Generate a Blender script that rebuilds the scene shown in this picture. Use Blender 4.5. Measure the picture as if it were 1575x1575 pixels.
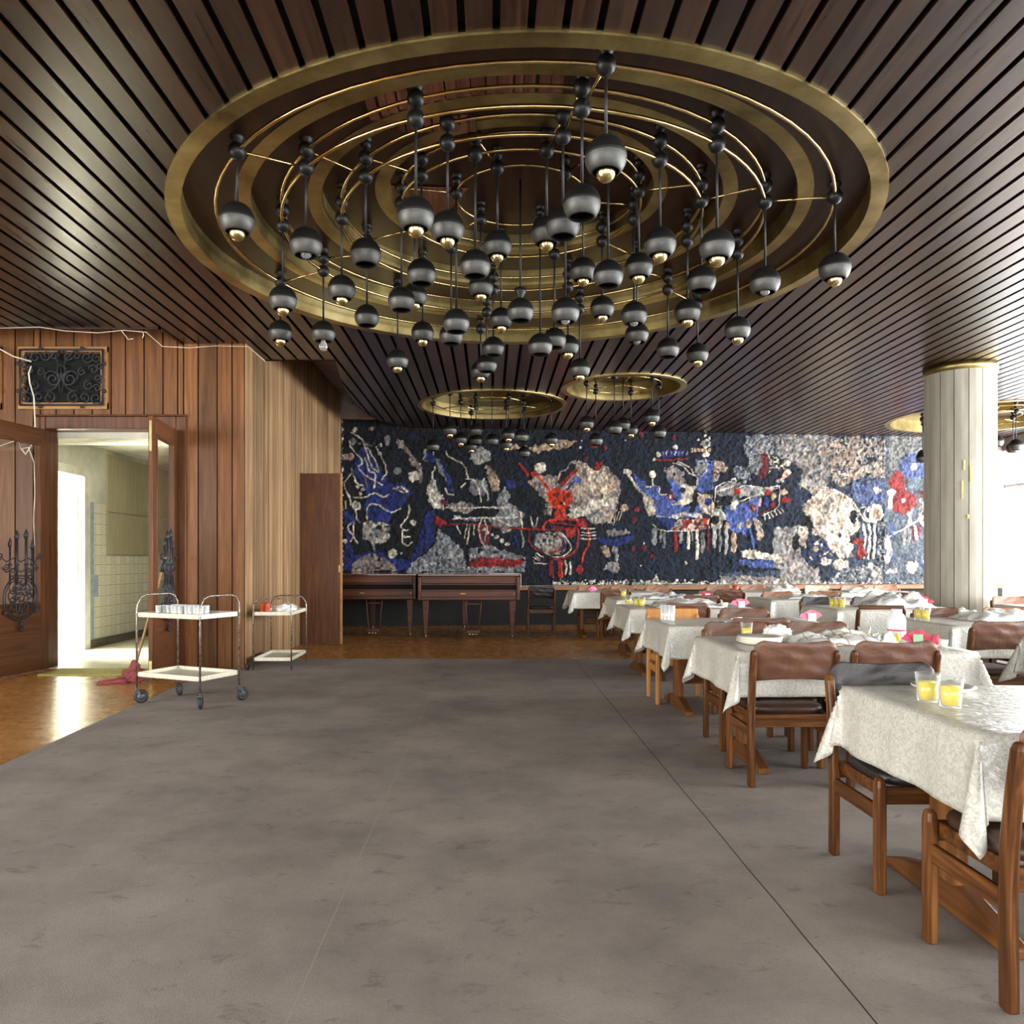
import bpy, bmesh, math, random
import numpy as np
from mathutils import Vector, Matrix, noise as mnoise
random.seed(7)
PI = math.pi
for o in list(bpy.data.objects): bpy.data.objects.remove(o)
SC = bpy.context.scene
COL = SC.collection
# ------------------------------------------------------------ camera
F, PX, PY, H = 1200.0, 755.0, 860.0, 1.25      # focal length in px, principal point, eye height
cam = bpy.data.cameras.new('camera'); cam.sensor_width = 36; cam.lens = F/1575*36
cam.shift_x = (787.5-PX)/1575; cam.shift_y = (PY-787.5)/1575; cam.clip_start = .05; cam.clip_end = 200
co = bpy.data.objects.new('camera', cam); COL.objects.link(co)
co.location = (0, 0, H); co.rotation_euler = (PI/2, 0, 0); SC.camera = co
# ------------------------------------------------------------ world, lights, exposure
W = bpy.data.worlds.new('world'); SC.world = W; W.use_nodes = True
bg = W.node_tree.nodes['Background']; bg.inputs[0].default_value = (.93, .97, 1, 1); bg.inputs[1].default_value = 6.0
SC.view_settings.view_transform = 'Standard'; SC.view_settings.look = 'None'
SC.view_settings.exposure = 0.08; SC.view_settings.gamma = 1; SC.view_settings.use_curve_mapping = False
def area(name, loc, rot, sx, sy, power, col):
    l = bpy.data.lights.new(name, 'AREA'); l.shape = 'RECTANGLE'; l.size = sx; l.size_y = sy; l.energy = power; l.color = col
    o = bpy.data.objects.new(name, l); COL.objects.link(o); o.location = loc; o.rotation_euler = rot
    return o
# daylight entering through the window walls
area('daylight_right', (10.75, 6.0, 2.1), (0, PI/2, 0), 2.8, 19, 2900, (.97, .98, 1))
area('daylight_left', (-8.8, -.2, 1.9), (0, -PI/2, 0), 2.6, 7.5, 820, (1, .96, .88))
area('daylight_rear', (1.0, -4.9, 1.9), (PI/2, 0, 0), 12, 2.4, 430, (1, .97, .92))
area('daylight_corridor', (-7.3, 10.4, 1.4), (0, -PI/2, 0), 2.3, 1.4, 1300, (1, .98, .94))
# ------------------------------------------------------------ helpers
def S(c): return tuple((v/12.92 if v <= .04045 else ((v+.055)/1.055)**2.4) for v in c)
class N:
    def __init__(s, name, rough=.5, metal=0., col=(.5, .5, .5), **kw):
        s.m = bpy.data.materials.new(name); s.m.use_nodes = True; s.t = s.m.node_tree
        s.b = s.t.nodes['Principled BSDF']; s.b.inputs['Roughness'].default_value = rough
        s.b.inputs['Metallic'].default_value = metal; s.b.inputs['Base Color'].default_value = (*S(col), 1)
        for k, v in kw.items(): s.b.inputs[k.replace('_', ' ')].default_value = v
    def n(s, typ, **kw):
        n = s.t.nodes.new('ShaderNode'+typ)
        for k, v in kw.items():
            if k.startswith('i_'):
                k2 = k[2:]; k2 = int(k2) if k2.isdigit() else k2.replace('_', ' ')
                n.inputs[k2].default_value = v
            else: setattr(n, k, v)
        return n
    def l(s, a, b): s.t.links.new(a, b)
    def coord(s, scale=(1, 1, 1), island=False, kind='Object'):
        tc = s.n('TexCoord'); mp = s.n('Mapping'); mp.inputs['Scale'].default_value = scale
        s.l(tc.outputs[kind], mp.inputs[0])
        if island:
            g = s.n('NewGeometry'); mul = s.n('Math', operation='MULTIPLY', i_1=53.)
            s.l(g.outputs['Random Per Island'], mul.inputs[0]); s.l(mul.outputs[0], mp.inputs['Location'])
        return mp.outputs[0]
    def noise(s, vec, scale=5, detail=4, rough=.55, dist=0.):
        n = s.n('TexNoise', i_Scale=scale, i_Detail=detail, i_Roughness=rough, i_Distortion=dist); s.l(vec, n.inputs['Vector']); return n.outputs['Fac']
    def ramp(s, fac, stops, srgb=True):
        r = s.n('ValToRGB'); e = r.color_ramp.elements
        while len(e) < len(stops): e.new(.5)
        for i, (p, c) in enumerate(stops):
            e[i].position = p; e[i].color = (*(S(c) if srgb else c), 1)
        s.l(fac, r.inputs[0]); return r.outputs[0]
    def mix(s, fac, a, b, mode='MIX'):
        m = s.n('MixRGB', blend_type=mode)
        for i, v in enumerate((fac, a, b)):
            if hasattr(v, 'links'): s.l(v, m.inputs[i])
            elif isinstance(v, (int, float)): m.inputs[i].default_value = v
            else: m.inputs[i].default_value = (*S(v), 1)
        return m.outputs[0]
    def math(s, op, a, b=0.):
        m = s.n('Math', operation=op)
        for i, v in enumerate((a, b)):
            if hasattr(v, 'links'): s.l(v, m.inputs[i])
            else: m.inputs[i].default_value = v
        return m.outputs[0]
    def color(s, c): s.l(c, s.b.inputs['Base Color']); return s
    def bump(s, h, st=.3, d=.01):
        b = s.n('Bump', i_Strength=st, i_Distance=d); s.l(h, b.inputs['Height']); s.l(b.outputs[0], s.b.inputs['Normal']); return s
    def rough(s, r): s.l(r, s.b.inputs['Roughness']); return s
def wood(name, c1, c2, c3, grain='z', rough=.45, scale=1., island=True, spread=.5, bump=.15):
    w = N(name, rough, Specular_IOR_Level=.28)
    sc = {'z': (14, 14, .7), 'y': (14, .7, 14), 'x': (.7, 14, 14)}[grain]
    v = w.coord(tuple(a*scale for a in sc), island)
    f = w.noise(v, 1.6, 6, .62, .6)
    c = w.ramp(f, [(.28, c1), (.52, c2), (.75, c3)])
    big = w.noise(w.coord((.9, .9, .9)), 1.7, 3)
    c = w.mix(w.math('MULTIPLY', big, .45), c, (c1[0]*.6, c1[1]*.6, c1[2]*.6), 'MIX')
    if island:
        g = w.n('NewGeometry'); r = w.ramp(g.outputs['Random Per Island'], [(0, (1-spread*.6,)*3), (1, (1, 1, 1))])
        c = w.mix(1., c, r, 'MULTIPLY')
    w.color(c); w.bump(f, bump, .004)
    return w.m
def plain(name, col, rough=.5, metal=0., var=.12, scale=6, bump=0., **kw):
    w = N(name, rough, metal, col, **kw)
    f = w.noise(w.coord(), scale, 5)
    c = w.ramp(f, [(.3, tuple(v*(1-var) for v in col)), (.7, tuple(min(1, v*(1+var)) for v in col))]); w.color(c)
    if bump: w.bump(f, bump, .01)
    return w.m
M = {}
class MB:
    def __init__(s): s.v = []; s.f = []; s.mi = []; s.sm = []; s.cur = 0; s.T = Matrix.Identity(4); s.smooth = False
    def add(s, vs, fs, smooth=None):
        b = len(s.v); s.v += [tuple(s.T @ Vector(p)) for p in vs]
        for f in fs: s.f.append([b+i for i in f]); s.mi.append(s.cur); s.sm.append(s.smooth if smooth is None else smooth)
        return s
    def box(s, x0, x1, y0, y1, z0, z1):
        return s.add([(x0,y0,z0),(x1,y0,z0),(x1,y1,z0),(x0,y1,z0),(x0,y0,z1),(x1,y0,z1),(x1,y1,z1),(x0,y1,z1)],
                     [(0,3,2,1),(4,5,6,7),(0,1,5,4),(1,2,6,5),(2,3,7,6),(3,0,4,7)], False)
    def hexa(s, lo, hi):   # two 4-point loops
        return s.add(list(lo)+list(hi), [(0,3,2,1),(4,5,6,7),(0,1,5,4),(1,2,6,5),(2,3,7,6),(3,0,4,7)], False)
    def prism(s, pts, z0, z1, axis='z'):
        n = len(pts)
        def P(p, z): return {'z': (p[0], p[1], z), 'y': (p[0], z, p[1]), 'x': (z, p[0], p[1])}[axis]
        return s.add([P(p, z0) for p in pts]+[P(p, z1) for p in pts],
                     [tuple(range(n))[::-1], tuple(range(n, 2*n))]+[(i, (i+1) % n, n+(i+1) % n, n+i) for i in range(n)], False)
    def lathe(s, prof, n=24, c=(0, 0, 0), sm=True, closed=False, mats=None):
        vs = []; fs = []; k = len(prof)
        for i in range(n):
            a = 2*PI*i/n
            for r, z in prof: vs.append((c[0]+r*math.cos(a), c[1]+r*math.sin(a), c[2]+z))
        b = len(s.v); s.v += [tuple(s.T @ Vector(p)) for p in vs]
        for j in range(k-1 if not closed else k):
            j2 = (j+1) % k
            for i in range(n):
                i2 = (i+1) % n; s.f.append([b+i*k+j, b+i2*k+j, b+i2*k+j2, b+i*k+j2]); s.mi.append(mats[j] if mats else s.cur); s.sm.append(sm)
        return s
    def ball(s, c, r, n=14, m=8, sz=1):
        return s.lathe([(max(1e-4, r*math.sin(PI*i/m)), -r*sz*math.cos(PI*i/m)) for i in range(m+1)], n, c)
    def tube(s, pts, r, n=8, closed=False, flat=1.):
        P = [Vector(p) for p in pts]; k = len(P); rings = []; up = None
        for i in range(k):
            a = P[(i-1) % k] if (closed or i > 0) else P[i]; b = P[(i+1) % k] if (closed or i < k-1) else P[i]
            t = (b-a).normalized()
            if up is None: up = Vector((0, 0, 1)) if abs(t.z) < .9 else Vector((0, 1, 0))
            u = (up - t*up.dot(t))
            if u.length < 1e-4: u = t.orthogonal()
            u.normalize(); up = u; w = t.cross(u); rr = r[i] if isinstance(r, (list, tuple)) else r
            rings.append([P[i]+u*(rr*math.cos(2*PI*j/n))+w*(rr*flat*math.sin(2*PI*j/n)) for j in range(n)])
        vs = [p for R in rings for p in R]; fs = []
        for i in range(k if closed else k-1):
            i2 = (i+1) % k
            for j in range(n): fs.append((i*n+j, i*n+(j+1) % n, i2*n+(j+1) % n, i2*n+j))
        if not closed: fs += [tuple(range(n))[::-1], tuple(range((k-1)*n, k*n))]
        return s.add(vs, fs, True)
    def sphere_ring(s): pass
    def build(s, name, mats, parent=None, bevel=0., seg=2, sub=0, loc=None, recalc=True):
        me = bpy.data.meshes.new(name); me.from_pydata(s.v, [], s.f); me.update()
        if not isinstance(mats, (list, tuple)): mats = [mats]
        for m in mats: me.materials.append(M[m] if isinstance(m, str) else m)
        me.polygons.foreach_set('material_index', s.mi); me.polygons.foreach_set('use_smooth', s.sm)
        if recalc:
            bm = bmesh.new(); bm.from_mesh(me); bmesh.ops.recalc_face_normals(bm, faces=bm.faces); bm.to_mesh(me); bm.free()
        o = bpy.data.objects.new(name, me); COL.objects.link(o); o.parent = parent
        if loc: o.location = loc
        if bevel:
            b = o.modifiers.new('bevel', 'BEVEL'); b.width = bevel; b.segments = seg; b.limit_method = 'ANGLE'
            for p in me.polygons: p.use_smooth = True
            try: me.set_sharp_from_angle(angle=1.2)
            except Exception: pass
        if sub:
            q = o.modifiers.new('sub', 'SUBSURF'); q.levels = sub; q.render_levels = sub
        return o
def tag(o, label, cat, group=None, kind=None):
    o['label'] = label; o['category'] = cat
    if group: o['group'] = group
    if kind: o['kind'] = kind
    return o
def struct(o, label=None):
    o['kind'] = 'structure'
    if label: o['label'] = label
    return o
def empty(name, loc, rz=0):
    o = bpy.data.objects.new(name, None); COL.objects.link(o); o.location = loc; o.rotation_euler = (0, 0, rz); o.empty_display_size = .1; return o
def copy_tree(o, parent=None):
    c = o.copy(); COL.objects.link(c); c.parent = parent
    for ch in list(o.children): copy_tree(ch, c)
    return c
def at(px, py, Y): return ((px-PX)/F*Y, Y, H-(py-PY)/F*Y)
def onz(px, py, z): Y = (H-z)*F/(py-PY); return ((px-PX)/F*Y, Y, z)
# ------------------------------------------------------------ materials
M['plank'] = None
w = N('ceiling_plank_wood', .38, Specular_IOR_Level=.6, Coat_Weight=.22, Coat_Roughness=.24)
v = w.coord((16, .8, 16), True); f = w.noise(v, 1.5, 7, .65, .8)
c = w.ramp(f, [(.25, (.08, .045, .025)), (.5, (.20, .115, .062)), (.75, (.30, .185, .11))])
wear = w.noise(w.coord((2.2, .5, 1), True), 1.1, 4, .6)
c = w.mix(w.ramp(wear, [(.48, (0, 0, 0)), (.72, (.5, .5, .5))]), c, (.34, .305, .26))
g = w.n('NewGeometry'); r = w.ramp(g.outputs['Random Per Island'], [(0, (.66, .62, .62)), (1, (1, 1, 1))])
w.color(w.mix(1., c, r, 'MULTIPLY')); w.bump(f, .1, .004)
w.rough(w.math('ADD', w.math('MULTIPLY', f, .3), .17)); M['plank'] = w.m
M['backing'] = plain('dark_ceiling_backing', (.045, .035, .03), .9)
M['wall_board'] = wood('wall_board_wood', (.42, .26, .135), (.57, .375, .205), (.69, .48, .29), 'z', .42, spread=.45)
M['pier_board'] = wood('pale_wall_board_wood', (.55, .42, .29), (.71, .565, .41), (.81, .68, .51), 'z', .5, spread=.5)
M['groove'] = plain('board_groove', (.13, .07, .045), .8)
M['door_wood'] = wood('door_wood', (.28, .165, .09), (.40, .245, .14), (.50, .32, .19), 'z', .38, island=False)
M['door_wood_x'] = wood('door_rail_wood', (.29, .17, .095), (.41, .25, .145), (.50, .33, .2), 'x', .38, island=False)
M['veneer'] = wood('veneer_wood', (.27, .15, .065), (.38, .225, .11), (.47, .29, .15), 'z', .42, 1.6, island=False)
M['chair_wood'] = wood('chair_wood', (.17, .095, .04), (.37, .22, .10), (.58, .38, .2), 'z', .35, 1.8, island=False)
M['chair_wood_x'] = wood('chair_rail_wood', (.17, .095, .04), (.37, .22, .10), (.55, .36, .19), 'x', .35, 1.8, island=False)
M['chair_wood_y'] = wood('chair_side_rail_wood', (.19, .105, .045), (.39, .235, .11), (.58, .38, .2), 'y', .35, 1.8, island=False)
M['chair_light_x'] = wood('light_chair_rail_wood', (.66, .44, .22), (.76, .53, .28), (.84, .62, .36), 'x', .35, island=False); M['chair_light_y'] = M['chair_light_x']
M['chair_light'] = wood('light_chair_wood', (.66, .44, .22), (.76, .53, .28), (.84, .62, .36), 'z', .35, island=False)
M['table_wood'] = wood('table_wood', (.34, .21, .10), (.47, .30, .15), (.58, .39, .21), 'z', .4, island=False)
M['table_wood_y'] = wood('table_foot_wood', (.30, .18, .09), (.42, .26, .13), (.52, .34, .18), 'y', .4, island=False)
M['piano'] = wood('piano_wood', (.20, .095, .035), (.33, .165, .065), (.44, .235, .10), 'x', .4, island=False)
M['piano_dark'] = plain('piano_dark_band', (.09, .045, .025), .6, Specular_IOR_Level=.1)
M['ledge'] = wood('ledge_wood', (.50, .34, .22), (.62, .45, .30), (.7, .53, .36), 'x', .5, island=False)
M['dado'] = plain('dark_dado', (.06, .06, .055), .7)
M['plaster'] = plain('plaster', (.56, .52, .50), .85, bump=.1)
M['plaster_white'] = plain('corridor_plaster', (.82, .82, .76), .85, scale=2)
w = N('brass', .33, 1.); f = w.noise(w.coord(), 2.2, 6, .65); c = w.ramp(f, [(.3, (.48, .42, .26)), (.55, (.70, .63, .42)), (.8, (.80, .75, .56))]); w.color(c)
w.rough(w.math('ADD', w.math('MULTIPLY', f, .35), .22)); M['brass'] = w.m
w = N('polished_brass', .18, 1., (.85, .68, .38)); f = w.noise(w.coord(), 8, 3); w.color(w.ramp(f, [(.3, (.74, .62, .40)), (.7, (.88, .78, .55))])); M['brass_tube'] = w.m
M['recess_wood'] = wood('recess_wood', (.13, .075, .045), (.20, .115, .07), (.27, .16, .10), 'y', .4, .5, island=False)
M['bare_slat'] = wood('bare_slat_wood', (.36, .2, .14), (.52, .32, .23), (.66, .5, .4), 'y', .6)
M['lamp_black'] = plain('lamp_black_metal', (.13, .135, .14), .42, .6, var=.1)
M['lamp_grey'] = plain('lamp_grey_metal', (.33, .33, .32), .5, .7, var=.14, scale=14)
M['lamp_inside'] = plain('lamp_inside', (.03, .03, .03), .7)
M['gold_bulb'] = plain('gold_mirror_bulb', (.92, .84, .60), .2, 1., var=.04)
w = N('clear_bulb_glass', .05, 0., (.95, .95, .95)); w.b.inputs['Transmission Weight'].default_value = .85; M['clear_bulb'] = w.m
M['iron'] = plain('wrought_iron', (.19, .19, .205), .5, .3, bump=.2)
def thin_glass(nm, tint, base, edge, powr, white=0.):
    w = N(nm, .04); mx = w.n('MixShader'); tr = w.n('BsdfTransparent'); gl = w.n('BsdfGlossy', i_Roughness=.04); tr.inputs[0].default_value = (*tint, 1)
    lw = w.n('LayerWeight', i_Blend=.5); f = w.math('ADD', w.math('MULTIPLY', w.math('POWER', lw.outputs['Facing'], powr), edge), base)
    sh = gl.outputs[0]
    if white:
        df = w.n('BsdfDiffuse'); df.inputs[0].default_value = (.93, .95, .95, 1); m2 = w.n('MixShader', i_Fac=white); w.l(gl.outputs[0], m2.inputs[1]); w.l(df.outputs[0], m2.inputs[2]); sh = m2.outputs[0]
    w.l(f, mx.inputs[0]); w.l(tr.outputs[0], mx.inputs[1]); w.l(sh, mx.inputs[2]); w.l(mx.outputs[0], w.t.nodes['Material Output'].inputs[0]); return w.m
M['glass_pane'] = thin_glass('door_glass', (.95, .96, .95), .04, .75, 4.)
M['glass'] = thin_glass('tumbler_glass', (.97, .98, .98), .05, .8, 2.4, .45)
M['glass_white'] = thin_glass('frosted_tumbler_glass', (.96, .97, .97), .45, .7, 1.6, .8)
w = N('orange_juice', .25, 0., (.98, .85, .12)); w.b.inputs['Subsurface Weight'].default_value = .25; f = w.noise(w.coord(), 20, 2); w.color(w.ramp(f, [(.3, (.97, .86, .10)), (.7, (1., .92, .22))])); M['juice'] = w.m
# leather
def leather(nm, c):
    w = N(nm, .42, 0., c); v = w.coord((1, 1, 1)); f = w.noise(v, 7, 5, .6, .8); g_ = w.noise(v, 160, 2)
    w.color(w.ramp(f, [(.3, tuple(a*.8 for a in c)), (.7, tuple(min(1, a*1.18) for a in c))])); w.bump(w.math('ADD', w.math('MULTIPLY', f, 3.), w.math('MULTIPLY', g_, .3)), .35, .006); return w.m
M['leather_brown'] = leather('brown_leatherette', (.37, .24, .17))
M['leather_tan'] = leather('tan_leatherette', (.55, .385, .27))
M['leather_black'] = leather('black_leatherette', (.135, .115, .11))
M['leather_seat'] = leather('dark_seat_leatherette', (.24, .155, .12))
M['leather_beige'] = leather('beige_leatherette', (.74, .67, .56))
# tablecloth
w = N('tablecloth_vinyl', .3, 0., (.86, .85, .81)); v = w.coord((1, 1, 1)); nz = w.noise(v, 9, 3, .5, 2.5)
vo = w.n('TexVoronoi', feature='DISTANCE_TO_EDGE', i_Scale=16.); sh = w.n('MixRGB', i_0=.15); w.l(v, sh.inputs[1]); nn = w.n('TexNoise', i_Scale=9.); w.l(v, nn.inputs[0]); w.l(nn.outputs['Color'], sh.inputs[2]); w.l(sh.outputs[0], vo.inputs['Vector'])
fv = w.ramp(vo.outputs[0], [(.0, (0, 0, 0)), (.09, (1, 1, 1))]); hh = w.math('ADD', w.math('MULTIPLY', fv, .5), nz)
nz2 = w.noise(v, 34, 3, .6, 3.); w.color(w.mix(w.ramp(nz2, [(.42, (0, 0, 0)), (.56, (1, 1, 1))]), (.70, .69, .64), (.80, .79, .75))); st_ = w.noise(w.coord((2.2, 9, 2.2)), 3.2, 4, .6, 1.2); ng = w.n('NewGeometry'); sz_ = w.n('SeparateXYZ'); w.l(ng.outputs['True Normal'], sz_.inputs[0]); topm = w.math('GREATER_THAN', w.math('ABSOLUTE', sz_.outputs[2]), .8); w.bump(w.math('ADD', w.math('ADD', w.math('MULTIPLY', nz2, .2), w.math('MULTIPLY', nz, .6)), w.math('MULTIPLY', w.math('MULTIPLY', st_, topm), 1.3)), .6, .012); w.b.inputs['Transmission Weight'].default_value = .0
M['cloth'] = w.m
w = N('clear_plastic_film', .25, 0., (.97, .97, .95)); w.b.inputs['Alpha'].default_value = .78; w.b.inputs['Subsurface Weight'].default_value = 0.; w.b.inputs['Coat Weight'].default_value = .6; f = w.noise(w.coord(), 28, 4, .6, 1.); w.bump(f, .5, .010); w.color(w.ramp(f, [(.3, (.90, .90, .87)), (.7, (.97, .97, .95))])); M['film'] = w.m
w = N('checked_plastic_film', .25, 0., (.97, .97, .95)); w.b.inputs['Alpha'].default_value = .82; f = w.noise(w.coord(), 28, 4, .6, 1.); w.bump(f, .5, .010); sx = w.n('SeparateXYZ'); w.l(w.coord(), sx.inputs[0])
def gl_(o): return w.math('LESS_THAN', w.math('FRACT', w.math('MULTIPLY', o, 9.)), .05)
w.color(w.mix(w.math('MAXIMUM', gl_(sx.outputs[0]), gl_(sx.outputs[1])), w.ramp(f, [(.3, (.90, .90, .86)), (.7, (.97, .97, .95))]), (.62, .45, .28))); M['film_check'] = w.m
M['china'] = plain('white_china', (.88, .87, .82), .18, var=.03)
M['white_card'] = plain('white_card', (.9, .9, .87), .6, var=.03)
M['green_card'] = plain('green_card', (.55, .70, .56), .6, var=.05)
M['pink_paper'] = plain('pink_paper', (.86, .50, .60), .7, var=.12, scale=18)
M['red_paper'] = plain('red_paper', (.78, .27, .35), .7, var=.12, scale=18)
M['bread'] = plain('bread', (.83, .66, .42), .8, bump=.3, scale=12)
M['steel'] = plain('cutlery_steel', (.62, .62, .60), .25, 1., var=.15)
w = N('cream_enamel', .4, 0., (.84, .82, .74)); f = w.noise(w.coord(), 26, 6, .7); w.color(w.ramp(f, [(.30, (.45, .33, .22)), (.38, (.80, .78, .69)), (.8, (.90, .88, .81))])); M['enamel'] = w.m
w = N('worn_chrome', .35, .8, (.5, .48, .44)); f = w.noise(w.coord(), 40, 5, .7); w.color(w.ramp(f, [(.35, (.32, .24, .18)), (.55, (.60, .58, .53)), (.8, (.74, .72, .66))])); M['chrome'] = w.m
M['rubber'] = plain('black_rubber', (.13, .13, .14), .6)
M['hub'] = plain('wheel_hub_metal', (.34, .34, .36), .4, .6)
M['terracotta'] = plain('orange_pot', (.74, .30, .18), .4)
M['rag'] = plain('red_rag', (.52, .25, .25), .9, bump=.8, scale=30)
M['broom_wood'] = wood('handle_wood', (.55, .42, .26), (.72, .57, .38), (.8, .66, .46), 'z', .5, island=False)
M['mat'] = plain('yellow_green_mat', (.62, .60, .32), .9, bump=.5, scale=60)
M['cable'] = plain('white_cable', (.88, .84, .74), .5)
M['concrete'] = None
w = N('column_concrete', .7, 0.); v = w.coord((3, 3, .4)); f = w.noise(v, 3, 6, .6); g = w.n('NewGeometry')
c = w.ramp(f, [(.3, (.68, .66, .60)), (.7, (.80, .79, .74))]); r = w.ramp(g.outputs['Random Per Island'], [(0, (.80, .79, .77)), (1, (1, 1, 1))]); w.color(w.mix(1., c, r, 'MULTIPLY'))
sp = w.noise(w.coord((1, 1, 1)), 40, 3); w.bump(sp, .3, .004); M['concrete'] = w.m
# carpet with seams and stains
w = N('grey_carpet', .95); v = w.coord(); f1 = w.noise(v, 260, 2); f2 = w.noise(v, 1.3, 6, .65); f3 = w.noise(w.coord((1, 1.7, 1)), 5.5, 9, .76, .5); f4 = w.noise(v, 85, 3, .7)
c = w.ramp(f2, [(.33, (.46, .43, .40)), (.67, (.60, .56, .52))]); c = w.mix(w.ramp(f4, [(.35, (.5, .5, .5)), (.62, (0, 0, 0))]), c, (.38, .35, .325))
c = w.mix(w.ramp(f3, [(.57, (0, 0, 0)), (.66, (.75, .75, .75))]), c, (.31, .285, .275))
sx = w.n('SeparateXYZ'); w.l(v, sx.inputs[0])
wob = w.math('MULTIPLY', w.noise(w.coord((0, 1, 0)), 1.5, 2), .012)
def seam(x, wd):
    d = w.math('ABSOLUTE', w.math('SUBTRACT', w.math('ADD', sx.outputs[0], wob), x+.015)); return w.math('LESS_THAN', d, wd)
c = w.mix(seam(1.02, .0028), c, (.17, .15, .14)); c = w.mix(w.math('MULTIPLY', seam(-.555, .003), .6), c, (.58, .55, .5))
c = w.mix(w.math('MULTIPLY', seam(3.1, .003), 1.), c, (.25, .22, .2))
w.color(c); w.bump(f1, .5, .004); M['carpet'] = w.m
M['carpet_edge'] = plain('carpet_border', (.50, .475, .44), .95, bump=.5, scale=60)
# parquet
w = N('parquet', .22); tc = w.coord((1, 1, 1)); br = w.n('TexBrick', i_Scale=1., offset=.37); w.l(tc, br.inputs[0])
br.inputs['Color1'].default_value = (*S((.74, .53, .29)), 1); br.inputs['Color2'].default_value = (*S((.67, .465, .25)), 1); br.inputs['Mortar'].default_value = (*S((.25, .14, .07)), 1)
br.inputs['Brick Width'].default_value = .45; br.inputs['Row Height'].default_value = .075; br.inputs['Mortar Size'].default_value = .0012; br.inputs['Bias'].default_value = -.1
f = w.noise(w.coord((2, 22, 1)), 2., 5, .6); c = w.mix(w.math('MULTIPLY', f, .35), br.outputs[0], (.48, .31, .15)); w.color(c)
w.rough(w.math('ADD', w.math('MULTIPLY', w.noise(tc, 7, 5), .22), .16)); w.bump(w.noise(w.coord((1.5, 6, 1)), 2, 2), .05, .008); M['parquet'] = w.m
# corridor tiles
w = N('cream_tiles', .25); v = w.coord((1, 1, 1), kind='UV'); br = w.n('TexBrick', i_Scale=1., offset=0.); w.l(v, br.inputs[0])
br.inputs['Color1'].default_value = (*S((.92, .91, .83)), 1); br.inputs['Color2'].default_value = (*S((.89, .875, .79)), 1); br.inputs['Mortar'].default_value = (*S((.50, .50, .42)), 1)
br.inputs['Brick Width'].default_value = .15; br.inputs['Row Height'].default_value = .15; br.inputs['Mortar Size'].default_value = .003
mp = w.n('Mapping'); mp.inputs['Scale'].default_value = (1/.3, 1/.15, 1); w.l(v, mp.inputs[0]); fr = w.n('VectorMath', operation='FRACTION'); w.l(mp.outputs[0], fr.inputs[0])
sb = w.n('VectorMath', operation='SUBTRACT'); w.l(fr.outputs[0], sb.inputs[0]); sb.inputs[1].default_value = (.25, .5, 0); sc_ = w.n('VectorMath', operation='MULTIPLY'); w.l(sb.outputs[0], sc_.inputs[0]); sc_.inputs[1].default_value = (2, 1, 0)
ln = w.n('VectorMath', operation='LENGTH'); w.l(sc_.outputs[0], ln.inputs[0]); rg = w.math('LESS_THAN', w.math('ABSOLUTE', w.math('SUBTRACT', ln.outputs['Value'], .28)), .035)
c = w.mix(w.math('MULTIPLY', rg, .35), br.outputs[0], (.55, .38, .24)); w.color(c); M['tiles'] = w.m
w = N('blue_tiles', .25); f = w.noise(w.coord((1, 1, 1)), 14, 3); w.color(w.ramp(f, [(.3, (.56, .65, .72)), (.7, (.68, .75, .79))])); M['tiles_blue'] = w.m
M['board_beige'] = wood('beige_wallboard', (.72, .68, .55), (.78, .745, .62), (.82, .79, .67), 'z', .6, island=False)
w = N('corridor_floor_tile', .35); f = w.noise(w.coord((1.2, 3, 1)), 2.2, 5); w.color(w.ramp(f, [(.3, (.62, .60, .50)), (.7, (.84, .83, .75))])); M['corr_floor'] = w.m
M['white_paint'] = plain('white_paint', (.88, .87, .82), .5, scale=3)
M['skirting'] = plain('grey_skirting', (.42, .40, .36), .6)
M['dark_void'] = plain('dark_vent', (.02, .045, .035), .9)
M['raw_wood'] = wood('raw_frame_wood', (.58, .42, .25), (.72, .53, .33), (.8, .62, .41), 'x', .5, island=False)
# ============================================================ STRUCTURE
CZ = 3.70
def wallY(x): return 14.77+.108*x
MAIN = (.236, 6.236)
RECS = [(MAIN[0], MAIN[1], 2.626), (.02, 12.45, 1.19), (1.89, 11.16, .89), (8.6, 13.5, 1.6)]
def bulge(x):      # lower edge of the plank field where it swings back towards the far wall
    pts = [(-2.14, 12.3), (-2.11, 11.2), (-2.03, 10.5), (-1.97, 10.0), (-1.92, 9.6)]
    return float(np.interp(x, [p[0] for p in pts], [p[1] for p in pts]))
def farY(x):
    if x < -3.5: return 8.26
    if x < -2.78: return 8.88
    if x < -2.14: return 9.6
    if x < -.9: return float(np.interp(x, [-2.14, -2.10, -1.97, -1.75, -1.4, -.9], [12.3, 13.0, 13.8, 14.15, 14.42, 14.62]))
    return wallY(x)-.10
def pieces(x0, x1, n=6):
    xs = [x0+(x1-x0)*i/n for i in range(n+1)]; xm = (x0+x1)/2
    holes = []
    for cx, cy, R in RECS:
        h = [math.sqrt(max(0, (R-.03)**2-(x-cx)**2)) if abs(x-cx) < R-.03 else 0. for x in xs]
        if max(h) > 0: holes.append((cy, [cy-a for a in h], [cy+a for a in h]))
    if x1 > -2.14 and x0 < -1.92: holes.append((9.7, [9.6]*(n+1), [max(9.6, bulge(x)) if x < -1.92 else 9.6 for x in xs]))
    holes.sort(); out = []; st = [-5.0]*(n+1)
    for _, lo, hi in holes: out.append((xs, st, lo)); st = hi
    out.append((xs, st, [farY(min(max(x, x0+1e-4), x1-1e-4)) if not (x0 < -2.78 < x1 or x0 < -3.5 < x1) else farY(xm) for x in xs]))
    return [p for p in out if max(b-a for a, b in zip(p[1], p[2])) > .01]
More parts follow.
